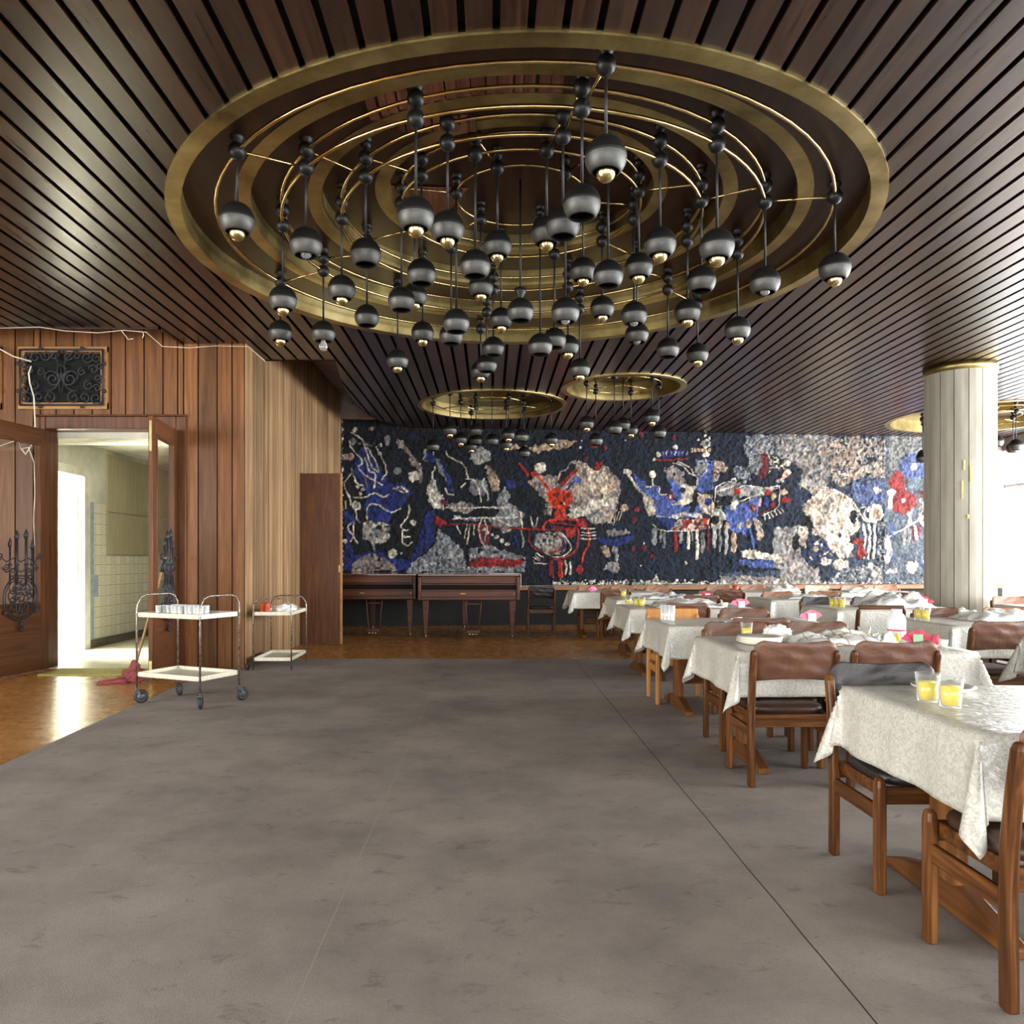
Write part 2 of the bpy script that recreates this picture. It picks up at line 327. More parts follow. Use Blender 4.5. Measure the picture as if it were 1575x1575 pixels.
def slab(mb, xs, a, b, z0, z1):
    n = len(xs); vs = []
    for z in (z0, z1):
        vs += [(x, y, z) for x, y in zip(xs, a)]+[(x, max(y, ya), z) for x, y, ya in zip(xs, b, a)]
    fs = []
    for i in range(n-1):
        fs += [(i, n+i, n+i+1, i+1), (2*n+i, 2*n+i+1, 3*n+i+1, 3*n+i), (i, i+1, 2*n+i+1, 2*n+i), (n+i, 3*n+i, 3*n+i+1, n+i+1)]
    fs += [(0, 2*n, 3*n, n), (n-1, 2*n-1, 4*n-1, 3*n-1)]
    mb.add(vs, fs, False)
mb = MB(); mk = MB(); P = .16; x = -9.0+.065
while x < 10.4:
    x0, x1 = x+.018, x+P-.018
    cuts = [c for c in (-3.5, -2.78) if x0 < c < x1]
    xs_ = [x0]+cuts+[x1]
    for a, b in zip(xs_[:-1], xs_[1:]):
        for p in pieces(a, b): slab(mb, *p, CZ, CZ+.022)
    for p in pieces(x, x+P): slab(mk, *p, CZ+.07, CZ+.09)
    # side battens make the gap deep and dark
    x += P
ceil = struct(mb.build('ceiling', 'plank'), 'dark slatted wooden plank ceiling')
struct(mk.build('ceiling_backing', 'backing', ceil))
# edge fascia along the free ends of the planks
mb = MB(); path = [(-2.78, 9.6), (-1.92, 9.6)]+[(x_, bulge(x_)) for x_ in (-1.97, -2.03, -2.11, -2.14)]+[(x_, farY(x_+.0005)) for x_ in (-2.135, -2.10, -1.97, -1.75, -1.4, -.91)]+[(-.5, wallY(-.5)-.07)]
mb.tube([(a, b+.012, CZ+.045) for a, b in path], .055, 4, flat=.25)
mb.box(-8.8, -3.5, 8.26, 8.285, CZ-.012, CZ+.12); mb.box(-3.525, -3.5, 8.26, 8.88, CZ-.012, CZ+.12)
struct(mb.build('trim_1', 'recess_wood'))
mb = MB(); mb.box(-9.2, 10.9, -5.2, 17.5, 4.33, 4.45); struct(mb.build('ceiling', 'plaster'), 'grey plaster ceiling above the planks')
# ceiling recesses: stepped brass rims with wooden tops
def recess(cx, cy, Rs, step, n, fl=.105, mat='recess_wood'):
    mb = MB(); wd = MB(); z = CZ-.012
    for i, R in enumerate(Rs):
        t = .012; zt = CZ+step*(i+1)
        mb.lathe([(R, z+.02), (R, z), (R-fl, z), (R-fl, zt), (R-fl+t, zt), (R-fl+t, z+.02)], n, (cx, cy, 0), False, True)
        ri = Rs[i+1] if i+1 < len(Rs) else .001
        wd.lathe([(R-fl+t, zt), (max(ri-.02, .001), zt), (max(ri-.02, .001), zt+.02), (R-fl+t, zt+.02)], n, (cx, cy, 0), False, True)
        z = zt-.004
    for f in range(len(mb.sm)): mb.sm[f] = True
    o = mb.build('trim_2', 'brass'); struct(o, 'stepped brass rim of a round ceiling recess')
    try: o.data.set_sharp_from_angle(angle=.6)
    except Exception: pass
    struct(wd.build('recess_panel', mat, o)); return o
r1 = recess(MAIN[0], MAIN[1], [2.626, 2.17, 1.66, 1.15], .145, 96)
recess(.02, 12.45, [1.19, .62], .2, 64, .07); recess(1.89, 11.16, [.89, .42], .25, 56, .09); recess(8.6, 13.5, [1.6, .9], .2, 64, .09)
# bare slats showing where the recess veneer is gone
mb = MB(); rr = random.Random(3)
for k in range(16):
    a = math.radians(236+k*2.6+rr.uniform(-.4, .4)); r0, r1_ = 1.70, 1.70+rr.uniform(.2, .36)
    wdt = rr.uniform(.02, .045)
    d = Vector((math.cos(a), math.sin(a), 0)); t = Vector((0, 1, 0)); c0 = Vector((MAIN[0], MAIN[1], 0))+d*r0
    x_, y_ = c0.x, c0.y
    mb.box(x_-wdt, x_+wdt, y_-(r1_-r0)*.9, y_+.02, CZ+.278, CZ+.288)
for k in range(9): mb.box(-.62+k*.06, -.575+k*.06, 5.05+.02*rr.random(), 5.25, CZ+.425, CZ+.433)
mb.add([(-1.0, 6.3, CZ+.572), (-.18, 6.35, CZ+.572), (-.42, 6.9, CZ+.572), (-.9, 7.15, CZ+.572)], [(0, 1, 2, 3)])
struct(mb.build('bare_slat', 'bare_slat', r1))
# floors
mb = MB(); mb.box(-9, 10.9, -5.2, 17.2, -.1, 0); struct(mb.build('floor', 'parquet'), 'worn orange-brown parquet floor')
mb = MB(); mb.prism([(-2.52, -5), (10.2, -5), (10.2, 9.6), (-2.76, 9.72), (-2.76, 8.88), (-3.1, 8.88), (-3.05, 7.77), (-2.92, 4.64)], .001, .012)
cp = tag(mb.build('carpet', 'carpet'), 'large worn grey-brown carpet covering the dining room floor', 'carpet')
mb = MB(); mb.prism([(-2.57, -5), (-2.46, -5), (-2.86, 4.64), (-2.98, 7.77), (-3.02, 8.88), (-3.12, 8.88), (-3.07, 7.77), (-2.94, 4.64)], .011, .013)
mb.build('carpet_border', 'carpet_edge', cp)
# walls -------------------------------------------------------
def boards(mb, x0, x1, z0, z1, y, pitch, gap, rnd, th=.02, ax='x', face=-1):
    x = x0
    while x < x1-.02:
        w_ = min(pitch*rnd.uniform(.86, 1.14), x1-x); a, b = x+gap/2, x+w_-gap/2; d = th+rnd.uniform(-.002, .002)
        if ax == 'x': mb.box(a, b, y-d, y, z0, z1)
        else: mb.box(y, y+d, a, b, z0, z1)
        x += w_
rr = random.Random(11)
DX0, DX1, DZ = -5.13, -3.50, 2.79           # rough door opening in the board wall
WY = 8.90
mb = MB(); mb.cur = 1
mb.box(-9, DX0, WY, WY+.2, 0, 4.33); mb.box(DX1, -2.80, WY, WY+.2, 0, 4.33); mb.box(DX0, DX1, WY, WY+.2, DZ, 4.33)
mb.cur = 0
boards(mb, -9, DX0, 0, 4.3, WY, .19, .014, rr); boards(mb, DX0, DX1, DZ, 4.3, WY, .19, .014, rr); boards(mb, DX1, -2.80, 0, 4.3, WY, .19, .014, rr)
struct(mb.build('wall_left', ['wall_board', 'groove'], bevel=.003, seg=1), 'wall of vertical brown boards around the door')
mb = MB(); mb.cur = 1; mb.box(-2.98, -2.80, WY+.2, 14.7, 0, 4.33); mb.cur = 0
boards(mb, WY-.02, 14.46, 0, 4.32, -2.80, .105, .006, rr, ax='y')
struct(mb.build('wall_pier', ['pier_board', 'groove'], bevel=.002, seg=1), 'pale board side wall of the pier')
# far wall: dark dado, ledge, plaster, behind the tapestry
def wslab(mb, x0, x1, z0, z1, d0, d1):   # d: distance in front of the far wall line
    mb.add([(x0, wallY(x0)-d0, z0), (x1, wallY(x1)-d0, z0), (x1, wallY(x1)-d1, z0), (x0, wallY(x0)-d1, z0), (x0, wallY(x0)-d0, z1), (x1, wallY(x1)-d0, z1), (x1, wallY(x1)-d1, z1), (x0, wallY(x0)-d1, z1)],
           [(0,3,2,1),(4,5,6,7),(0,1,5,4),(1,2,6,5),(2,3,7,6),(3,0,4,7)], False)
mb = MB(); wslab(mb, -3.0, 10.5, 0, 4.4, -.25, 0); mb.cur = 1; wslab(mb, -2.78, 10.4, 0, .66, 0, .03)
struct(mb.build('wall_back', ['plaster', 'dado']), 'far wall, plastered above and dark below the ledge')
mb = MB(); wslab(mb, -2.76, 10.35, .665, .735, .0, .14); wslab(mb, -2.76, -.9, 3.845, 3.87, 0, .07)
struct(mb.build('trim_3', 'ledge'), 'pale wooden ledge under the tapestry')
# window wall on the right, and out-of-frame walls
def winwall(name, x, y0, y1, face, n, z0=.40, z1=3.45):
    mb = MB(); mb.box(x, x+.2, y0, y1, 0, z0); mb.box(x, x+.2, y0, y1, z1, 4.4)
    o = struct(mb.build(name, 'plaster'))
    fm = MB(); fm.box(x-.05, x+.22, y0, y1, z0, z0+.05)
    for i in range(n+1):
        yy = y0+(y1-y0)*i/n; fm.box(x+.05, x+.13, yy-.04, yy+.04, z0, z1)
    fm.box(x+.05, x+.13, y0, y1, 2.7, 2.76)
    struct(fm.build('window_'+('1' if face > 0 else '2'), 'white_paint'))
winwall('wall_right', 10.42, -5, 16.2, 1, 12); 
mb = MB(); mb.box(-9.2, -9, -5.2, -4.2, 0, 4.4); mb.box(-9.2, -9, 3.8, 9, 0, 4.4); mb.box(-9.2, -9, -4.2, 3.8, 0, .5); mb.box(-9.2, -9, -4.2, 3.8, 3.3, 4.4)
struct(mb.build('wall_left', 'plaster'))
mb = MB(); mb.box(-9.2, 10.6, -5.3, -5.1, 0, .7); mb.box(-9.2, 10.6, -5.3, -5.1, 3.2, 4.4); mb.box(-9.2, -5.2, -5.3, -5.1, .7, 3.2); mb.box(7.2, 10.6, -5.3, -5.1, .7, 3.2)
struct(mb.build('wall_front', 'plaster'))
# column
mb = MB(); R = .405; n = 16; cx, cy = 6.0, 9.98
for i in range(n):
    a0, a1 = 2*PI*i/n+.1, 2*PI*(i+1)/n-.022+.1
    mb.hexa([(cx, cy, 0), (cx+R*math.cos(a0), cy+R*math.sin(a0), 0), (cx+R*math.cos((a0+a1)/2), cy+R*math.sin((a0+a1)/2), 0), (cx+R*math.cos(a1), cy+R*math.sin(a1), 0)],
            [(cx, cy, 3.61), (cx+R*math.cos(a0), cy+R*math.sin(a0), 3.61), (cx+R*math.cos((a0+a1)/2), cy+R*math.sin((a0+a1)/2), 3.61), (cx+R*math.cos(a1), cy+R*math.sin(a1), 3.61)])
pc = mb.build('column', 'concrete'); struct(pc, 'fluted pale concrete column')
mb = MB(); mb.lathe([(.38, 3.60), (.42, 3.60), (.42, 3.705), (.38, 3.705)], 40, (cx, cy, 0), True, True); struct(mb.build('column_collar', 'brass', pc))
mb = MB()
for (a, z, h_) in ((-2.0, 2.35, .12), (-1.83, 2.2, .2), (-2.05, 2.0, .22), (-1.9, 1.75, .05)):
    x_, y_ = cx+(R+.003)*math.cos(a), cy+(R+.003)*math.sin(a); mb.box(x_-.012, x_+.012, y_-.004, y_+.004, z, z+h_)
struct(mb.build('paint_stain', 'bread', pc))
# ------------------------------------------------------------ tapestry
exec_m = True
MU = dict(n=(.055, .085, .125), k=(.03, .05, .07), b=(.11, .16, .39), B=(.27, .34, .57), c=(.76, .73, .66), g=(.44, .44, .46), G=(.56, .56, .54), t=(.55, .48, .43), T=(.68, .58, .48), r=(.53, .12, .12), o=(.70, .19, .08), m=(.38, .10, .13), s=(.22, .27, .33), h=(.46, .47, .46), S=(.30, .35, .40), w=(.86, .85, .82))
def tapestry():
    X0, X1, ZT, = -2.77, 10.30, 3.84
    nx, nz = 1010, 262
    xs = np.linspace(X0, X1, nx); ts = np.linspace(0, 1, nz)
    Xg, Tg = np.meshgrid(xs, ts); Zb = .75-.004*Xg*0; Zg = Zb+(ZT-Zb)*Tg; Yg = 14.77+.108*Xg
    px = PX+F*Xg/Yg; py = PY-F*(Zg-H)/Yg
    rs = np.random.RandomState(5)
    def vnoise(sc, seed, stretch=1.):
        r_ = np.random.RandomState(seed); gw, gh = int(1100/sc)+4, int(300*stretch/sc)+4; G_ = r_.rand(gh, gw)
        u = (px-500)/sc; v = (py-630)*stretch/sc; iu = np.floor(u).astype(int); iv = np.floor(v).astype(int); fu = u-iu; fv = v-iv
        fu = fu*fu*(3-2*fu); fv = fv*fv*(3-2*fv); iu = np.clip(iu, 0, gw-2); iv = np.clip(iv, 0, gh-2)
        return (G_[iv, iu]*(1-fu)+G_[iv, iu+1]*fu)*(1-fv)+(G_[iv+1, iu]*(1-fu)+G_[iv+1, iu+1]*fu)*fv
    wx = px+(vnoise(7, 1)-.5)*5+(vnoise(3, 2)-.5)*3; wy = py+(vnoise(7, 3)-.5)*5+(vnoise(3, 4)-.5)*3
    C = np.zeros((nz, nx, 3)); Hh = np.zeros((nz, nx))
    C[:] = MU['k']; m = np.clip((px-700)/350, 0, 1)[..., None]; C[:] = C*(1-m)+np.array(MU['n'])*m
    m = np.clip((px-1180)/200, 0, 1)[..., None]; C[:] = C*(1-m)+np.array(MU['s'])*m  # base turns slate rightwards, window haze put into the colour
    b_ = (vnoise(5, 8)*vnoise(14, 9))[..., None]; C[:] = C+np.array((.02, .05, .10))*b_*1.3
    def put(mask, col, h=1.):
        C[mask] = np.array(MU[col]); Hh[mask] = h
    def tr(pts, off):
        ox, oy, s = off; return [(ox+a/s, oy+b/s) for a, b in pts]
    def poly(col, off, pts, h=1.):
        q = tr(pts, off); bx = [p[0] for p in q]; by = [p[1] for p in q]
        ins = np.zeros(px.shape, bool); n = len(q)
        for i in range(n):
            (xa, ya), (xb, yb) = q[i], q[(i+1) % n]
            if ya == yb: continue
            cond = ((ya > wy) != (yb > wy)) & (wx < (xb-xa)*(wy-ya)/(yb-ya)+xa); ins ^= cond
        put(ins, col, h)
    def line(col, off, pts, wd, h=1.4, fine=True):
        if len(pts) > 2:
            e_ = [pts[0]]+list(pts)+[pts[-1]]; sm_ = []
            for p0, p1, p2, p3 in zip(e_, e_[1:], e_[2:], e_[3:]):
                for t in (0, .25, .5, .75): sm_.append(tuple(.5*(2*p1[i]+(p2[i]-p0[i])*t+(2*p0[i]-5*p1[i]+4*p2[i]-p3[i])*t*t+(3*p1[i]-p0[i]-3*p2[i]+p3[i])*t**3) for i in (0, 1)))
            pts = sm_+[pts[-1]]
        q = tr(pts, off); wd = wd*.88/off[2]/2; ux = px+(wx-px)*.35; uy = py+(wy-py)*.35; best = np.full(px.shape, 1e9)
        for (xa, ya), (xb, yb) in zip(q[:-1], q[1:]):
            dx, dy = xb-xa, yb-ya; L2 = dx*dx+dy*dy+1e-9; t = np.clip(((ux-xa)*dx+(uy-ya)*dy)/L2, 0, 1)
            best = np.minimum(best, np.hypot(ux-xa-t*dx, uy-ya-t*dy))
        put(best < max(wd, .75), col, h)
    def ell(col, off, x, y, rx, ry=None, h=1.2):
        ry = ry or rx; (cx_, cy_), = tr([(x, y)], off); sx_, sy_ = rx/off[2], ry/off[2]
        a = .55 if sx_ < 8 else 1; ux = px+(wx-px)*a; uy = py+(wy-py)*a
        put(((ux-cx_)/sx_)**2+((uy-cy_)/sy_)**2 < 1, col, h)
    def mott(cols, off, pts, sc=4, seed=20):     # mottled area of several tones
        q = tr(pts, off); ins = np.zeros(px.shape, bool); n = len(q)
        for i in range(n):
            (xa, ya), (xb, yb) = q[i], q[(i+1) % n]
            if ya != yb: ins ^= ((ya > wy) != (yb > wy)) & (wx < (xb-xa)*(wy-ya)/(yb-ya)+xa)
        v = vnoise(sc, seed)*.6+vnoise(sc*2.3, seed+1)*.4; v = np.clip((v-.2)/.6, 0, .999)*(len(cols)-1); i0 = v.astype(int); f_ = (v-i0); f_ = np.clip(f_*1.6-.3, 0, 1)[..., None]; K = np.array([MU[c_] for c_ in cols]+[MU[cols[-1]]])
        C[ins] = (K[i0]*(1-f_)+K[i0+1]*f_)[ins]; Hh[ins] = (.8+v*.2)[ins]
    A = (520, 640, 5.25); B_ = (780, 650, 5.25); C_ = (1000, 650, 6.058); D = (1200, 650, 6.058)
    # --- crop A
    poly('b', A, [(180, 260), (250, 250), (330, 400), (420, 560), (450, 540), (530, 535), (605, 620), (560, 660), (500, 740), (430, 780), (410, 860), (240, 850), (200, 740), (230, 640), (150, 500), (120, 400)])
    poly('b', A, [(40, 770), (130, 800), (200, 900), (230, 1090), (330, 1090), (430, 1130), (590, 1180), (680, 900), (720, 770), (775, 750), (775, 1010), (600, 1190), (640, 1250), (0, 1250), (60, 1000)])
    poly('k', A, [(90, 900), (190, 820), (200, 1000), (260, 1080), (140, 1130), (100, 1050)]); poly('k', A, [(420, 860), (520, 740), (690, 760), (640, 1000), (590, 1160), (450, 1110), (330, 1060), (420, 1000)])
    mott('kgtG', A, [(190, 200), (300, 230), (280, 250), (170, 230)], 3); ell('t', A, 270, 105, 25, 18); ell('g', A, 395, 200, 25, 40); ell('t', A, 90, 330, 40, 30); ell('g', A, 120, 210, 30, 30)
    mott('tTgt', A, [(475, 200), (520, 190), (580, 290), (640, 370), (680, 410), (690, 500), (670, 540), (640, 490), (660, 450), (600, 390), (560, 310), (490, 260)], 3)
    ell('c', A, 615, 490, 44, 46); ell('g', A, 478, 447, 38, 28)
    mott('GcGtk', A, [(225, 840), (320, 860), (420, 870), (415, 960), (400, 1020), (310, 1030), (290, 1100), (270, 1020), (200, 1000), (190, 930)], 4); ell('g', A, 325, 925, 55, 40); ell('k', A, 330, 900, 28, 18)
    mott('tgtk', A, [(120, 1200), (210, 1120), (330, 1120), (420, 1160), (480, 1250), (110, 1260)], 4)
    poly('m', A, [(1115, 880), (1220, 880), (1230, 1040), (1140, 1020)])
    mott('ggGs', A, [(800, 900), (900, 980), (1000, 1080), (1050, 1260), (560, 1260), (600, 1190), (700, 1110), (780, 1040)], 4)
    mott('ggGk', A, [(1050, 1070), (1200, 1040), (1420, 1110), (1520, 1140), (1510, 1260), (1020, 1260), (1080, 1180)], 4)
    mott('rrmr', A, [(1050, 1180), (1150, 1130), (1300, 1150), (1380, 1160), (1480, 1150), (1510, 1200), (1400, 1220), (1250, 1215), (1120, 1225)], 4)
    poly('c', A, [(780, 390), (785, 560), (860, 680), (850, 760), (790, 750), (740, 690), (712, 630), (740, 520)]); mott('GcG', A, [(780, 400), (785, 560), (860, 680), (850, 760), (790, 750), (735, 690), (715, 630), (745, 520)], 4)
    ell('G', A, 735, 310, 52, 60); ell('b', A, 745, 320, 42, 52); poly('g', A, [(785, 330), (850, 400), (870, 540), (800, 420)]); poly('b', A, [(800, 330), (890, 460), (930, 540), (935, 610), (880, 600), (860, 440)])
    line('c', A, [(870, 590), (890, 630), (930, 635)], 16)
    ell('G', A, 1150, 320, 82, 66); mott('TtT', A, [(1190, 400), (1250, 430), (1300, 520), (1290, 600), (1240, 610), (1220, 520)], 4)
    ell('b', A, 1390, 555, 44, 34); mott('ghgG', A, [(1340, 570), (1390, 620), (1380, 700), (1500, 800), (1480, 900), (1240, 900), (1220, 840), (1270, 780), (1290, 640)], 5)
    ell('g', A, 1130, 580, 80, 70); mott('gGtg', A, [(880, 700), (1010, 690), (1120, 720), (1050, 790), (930, 780)], 5); mott('gGsg', A, [(930, 810), (1110, 820), (1140, 850), (960, 840)], 5)
    ell('k', A, 1190, 760, 110, 60)
    poly('r', A, [(790, 800), (870, 850), (900, 880), (820, 890), (790, 870)]); ell('m', A, 860, 700, 26, 24)
    line('r', A, [(880, 880), (1050, 870), (1200, 885), (1350, 905), (1530, 915)], 12)
    for x_, y_, r_ in ((1175, 922, 15), (1205, 940, 15), (1243, 958, 15), (1280, 980, 17), (1322, 1005, 18), (1365, 1038, 18), (137, 115, 22), (340, 236, 15), (345, 308, 17), (60, 1010, 16), (168, 577, 14), (205, 597, 13), (185, 628, 13), (460, 590, 11), (485, 575, 11), (515, 578, 13), (540, 592, 12), (560, 615, 12), (440, 1110, 34), (510, 1105, 14), (612, 862, 24)): ell('c', A, x_, y_, r_)
    ell('G', A, 1345, 925, 35, 20); ell('c', A, 150, 727, 40); ell('G', A, 150, 727, 26); ell('G', A, 1000, 1135, 22)
    for x_, y_ in ((1430, 975), (1430, 1010), (1400, 1035), (1440, 1045)): ell('b', A, x_, y_, 16)
    for pts in ([(110, 135), (190, 190), (235, 290), (270, 400), (330, 455)], [(100, 210), (110, 260), (200, 370), (170, 420), (230, 480), (360, 560)], [(240, 260), (300, 360), (330, 450)], [(220, 345), (260, 450), (300, 470), (290, 590)], [(310, 255), (370, 370), (395, 450), (360, 515)], [(110, 430), (150, 540), (205, 565)], [(110, 470), (50, 560), (100, 660), (105, 720)], [(130, 660), (220, 655), (300, 625), (370, 655), (415, 630)], [(235, 850), (240, 740), (300, 710), (430, 775), (505, 745)], [(575, 720), (570, 810), (510, 880), (530, 920), (570, 915)], [(570, 915), (520, 930), (530, 980), (580, 975)], [(540, 970), (520, 1010), (560, 1045), (600, 1020)], [(145, 770), (155, 830), (180, 860)], [(125, 850), (85, 900), (120, 960), (165, 1030)], [(130, 870), (130, 950), (105, 1015)], [(870, 290), (910, 340), (1000, 380), (1030, 430), (1050, 500)], [(1030, 510), (1090, 520), (1140, 600), (1155, 690)], [(1180, 500), (1165, 560), (1210, 640), (1205, 680)], [(870, 740), (1000, 745), (1430, 735)], [(930, 830), (1110, 825), (1440, 820)], [(1240, 820), (1400, 890)], [(1470, 780), (1490, 900)], [(1160, 830), (1135, 930), (1160, 1010), (1190, 1060)], [(1185, 840), (1200, 920), (1185, 1000)], [(960, 890), (985, 950)], [(1040, 880), (1020, 985)], [(1065, 880), (1045, 1030)], [(1100, 880), (1095, 960)], [(1550, 810), (1570, 890)], [(65, 690), (70, 750)], [(995, 575), (1030, 545)]):
        line('c', A, pts, 13)
    line('t', A, [(215, 480), (245, 590)], 10); line('T', A, [(480, 600), (540, 625)], 10)
    # --- crop B
    mott('tTt', B_, [(0, 200), (60, 180), (100, 205), (200, 200), (440, 150), (540, 145), (555, 165), (440, 210), (240, 250), (160, 220), (0, 215)], 4)
    mott('tgTt', B_, [(160, 470), (260, 420), (400, 430), (540, 300), (640, 330), (700, 400), (800, 350), (850, 420), (915, 480), (905, 600), (880, 690), (740, 830), (640, 770), (500, 700), (440, 560), (360, 640), (370, 760), (200, 700), (330, 650), (240, 560)], 4)
    poly('k', B_, [(20, 500), (160, 510), (320, 680), (270, 745), (130, 650), (20, 600)]); poly('k', B_, [(400, 500), (450, 410), (520, 330), (550, 350), (440, 520)])
    mott('TcTG', B_, [(600, 440), (700, 390), (800, 420), (840, 500), (800, 580), (690, 600), (610, 540)], 5)
    poly('c', B_, [(480, 740), (540, 690), (700, 640), (890, 590), (895, 650), (740, 700), (620, 760), (520, 785)])
    mott('gGtk', B_, [(640, 750), (760, 720), (880, 680), (860, 760), (840, 800), (730, 830)], 4); ell('T', B_, 940, 690, 32, 28); ell('T', B_, 820, 765, 32, 36)
    ell('b', B_, 25, 505, 42, 34); ell('c', B_, 265, 368, 46, 38)
    line('r', B_, [(95, 335), (130, 380), (165, 430)], 26); line('o', B_, [(205, 420), (260, 450), (330, 530), (350, 580)], 22); ell('o', B_, 215, 420, 28, 22)
    line('r', B_, [(550, 390), (500, 440), (440, 505)], 36); ell('B', B_, 560, 465, 34, 30); line('b', B_, [(540, 480), (480, 540)], 20)
    poly('o', B_, [(320, 560), (380, 530), (450, 540), (510, 555), (525, 610), (500, 680), (470, 700), (480, 790), (370, 790), (390, 700), (330, 650)])
    ell('m', B_, 405, 585, 26, 20); ell('m', B_, 490, 590, 24, 20); ell('k', B_, 430, 650, 18, 12); ell('c', B_, 458, 655, 9); line('m', B_, [(455, 560), (462, 640)], 8); line('m', B_, [(420, 700), (440, 760)], 16)
    poly('r', B_, [(700, 380), (720, 290), (735, 350), (765, 290), (770, 370)]); ell('r', B_, 700, 190, 32, 18); ell('r', B_, 785, 210, 12, 24)
    poly('n', B_, [(190, 850), (560, 860), (570, 960), (560, 1080), (400, 1100), (200, 1000)])
    line('o', B_, [(280, 855), (340, 790), (570, 790), (640, 860), (660, 960), (620, 1050), (600, 1130)], 18); ell('r', B_, 605, 820, 45, 34)
    line('r', B_, [(330, 800), (560, 830)], 12); line('r', B_, [(360, 840), (450, 850)], 12)
    line('r', B_, [(160, 860), (470, 865), (560, 850), (570, 960), (540, 1040), (480, 1080), (400, 1105), (340, 1090)], 16); line('r', B_, [(180, 860), (175, 950), (220, 1020), (300, 1050)], 14)
    line('r', B_, [(0, 855), (180, 860)], 10); ell('r', B_, 510, 892, 42, 44); ell('r', B_, 580, 1190, 28, 38)
    mott('gtGk', B_, [(230, 910), (300, 880), (420, 890), (480, 960), (480, 1030), (400, 1070), (300, 1040), (220, 990)], 4); line('G', B_, [(240, 910), (235, 980), (265, 1010)], 30)
    ell('c', B_, 340, 955, 26); ell('s', B_, 340, 955, 15); line('r', B_, [(400, 910), (450, 950), (440, 1010), (360, 1050)], 22); line('b', B_, [(430, 930), (470, 990), (430, 1050)], 14)
    line('c', B_, [(445, 905), (500, 970), (510, 1030), (450, 1075), (380, 1085), (300, 1050)], 10); line('c', B_, [(300, 1000), (330, 1025), (350, 1000)], 10)
    line('c', B_, [(320, 1140), (225, 1135), (215, 1110)], 10); line('c', B_, [(290, 1090), (235, 1055), (225, 1075), (270, 1110)], 9); line('c', B_, [(205, 1085), (260, 1120)], 9)
    for y_ in (855, 885, 910, 938): line('c', B_, [(595, y_), (650, y_+5), (708, y_-3)], 9)
    for x_ in (350, 425): line('o' if x_ > 400 else 'm', B_, [(x_, 1130), (x_+5, 1240)], 42)
    line('c', B_, [(465, 1120), (480, 1160), (470, 1220)], 18); line('c', B_, [(505, 1125), (515, 1170), (510, 1225)], 18)
    line('c', B_, [(185, 760), (205, 830), (225, 845), (245, 770)], 11); line('G', B_, [(110, 880), (130, 950), (120, 1010)], 14)
    poly('b', B_, [(700, 940), (890, 940), (1010, 905), (1015, 950), (870, 1000), (740, 975)]); mott('tgt', B_, [(790, 870), (980, 865), (985, 890), (890, 915), (800, 905)], 4)
    mott('tTt', B_, [(745, 1000), (815, 985), (820, 1080), (790, 1100)], 4); mott('tgG', B_, [(840, 1000), (890, 1000), (895, 1180), (890, 1215), (780, 1190), (800, 1130), (880, 1120)], 4)
    for x_, y_ in ((865, 780), (890, 750), (915, 745)): line('c', B_, [(x_+8, y_-30), (x_-10, y_+40)], 9)
    for x_, y_, r_ in ((20, 870, 14), (5, 990, 14), (598, 150, 8), (587, 205, 11), (1165, 418, 28), (1357, 207, 16), (1215, 265, 18), (1190, 300, 12), (1035, 700, 10), (1432, 1135, 14), (1070, 1160, 6), (1100, 975, 6), (300, 370, 6), (945, 145, 6)): ell('c', B_, x_, y_, r_)
    for x_, y_ in ((1045, 705), (1020, 790), (1100, 1010), (1165, 1080), (1020, 1020), (1340, 125), (1070, 100), (630, 290)): ell('m', B_, x_, y_, 20, 24)
    line('c', B_, [(960, 395), (990, 450), (1060, 540), (1130, 600), (1180, 640)], 22); ell('c', B_, 965, 400, 30, 24)
    poly('B', B_, [(1005, 410), (1080, 450), (1130, 540), (1100, 580), (1040, 500)])
    line('c', B_, [(1170, 460), (1170, 515)], 14); line('c', B_, [(1110, 520), (1220, 525), (1225, 580), (1280, 580)], 14); ell('B', B_, 1170, 560, 55, 40)
    mott('cTcG', B_, [(1090, 590), (1160, 590), (1220, 740), (1130, 760), (1100, 680)], 4)
    # --- crop C
    mott('kgtGk', C_, [(110, 440), (200, 400), (300, 470), (330, 560), (260, 620), (170, 560)], 4)
    poly('b', C_, [(90, 270), (340, 260), (350, 310), (100, 330)]); 
    for i in range(7): ell('c' if i % 2 else 'g', C_, 110+i*38, 295-(i % 3)*8, 7, 22)
    line('r', C_, [(60, 350), (150, 352), (340, 338)], 18); ell('c', C_, 508, 202, 40); ell('G', C_, 508, 202, 30)
    for x_, y_, r_ in ((450, 160, 14), (505, 125, 12), (545, 150, 12), (65, 300, 18), (37, 345, 14), (235, 235, 20), (20, 480, 26), (445, 545, 8), (450, 580, 8), (455, 610, 8)): ell('c', C_, x_, y_, r_)
    for i in range(6): ell('T', C_, 380+i*33, 262, 14, 24)
    line('k', C_, [(370, 310), (430, 285), (540, 290)], 20); ell('c', C_, 513, 303, 34, 22)
    poly('B', C_, [(400, 350), (570, 350), (575, 620), (480, 660), (420, 620), (430, 470)]); ell('h', C_, 460, 420, 48, 70); ell('k', C_, 465, 380, 20, 8); ell('k', C_, 545, 380, 20, 8)
    poly('B', C_, [(160, 520), (240, 560), (330, 720), (260, 745), (180, 640)]); poly('B', C_, [(30, 680), (160, 680), (260, 770), (480, 790), (480, 900), (60, 880), (30, 760)]); poly('b', C_, [(60, 880), (240, 900), (430, 1000), (160, 1005)])
    ell('G', C_, 360, 600, 60, 30); poly('c', C_, [(270, 590), (420, 600), (380, 740), (290, 770), (180, 760), (300, 720)]); ell('k', C_, 370, 560, 42, 28); ell('k', C_, 295, 632, 30, 22)
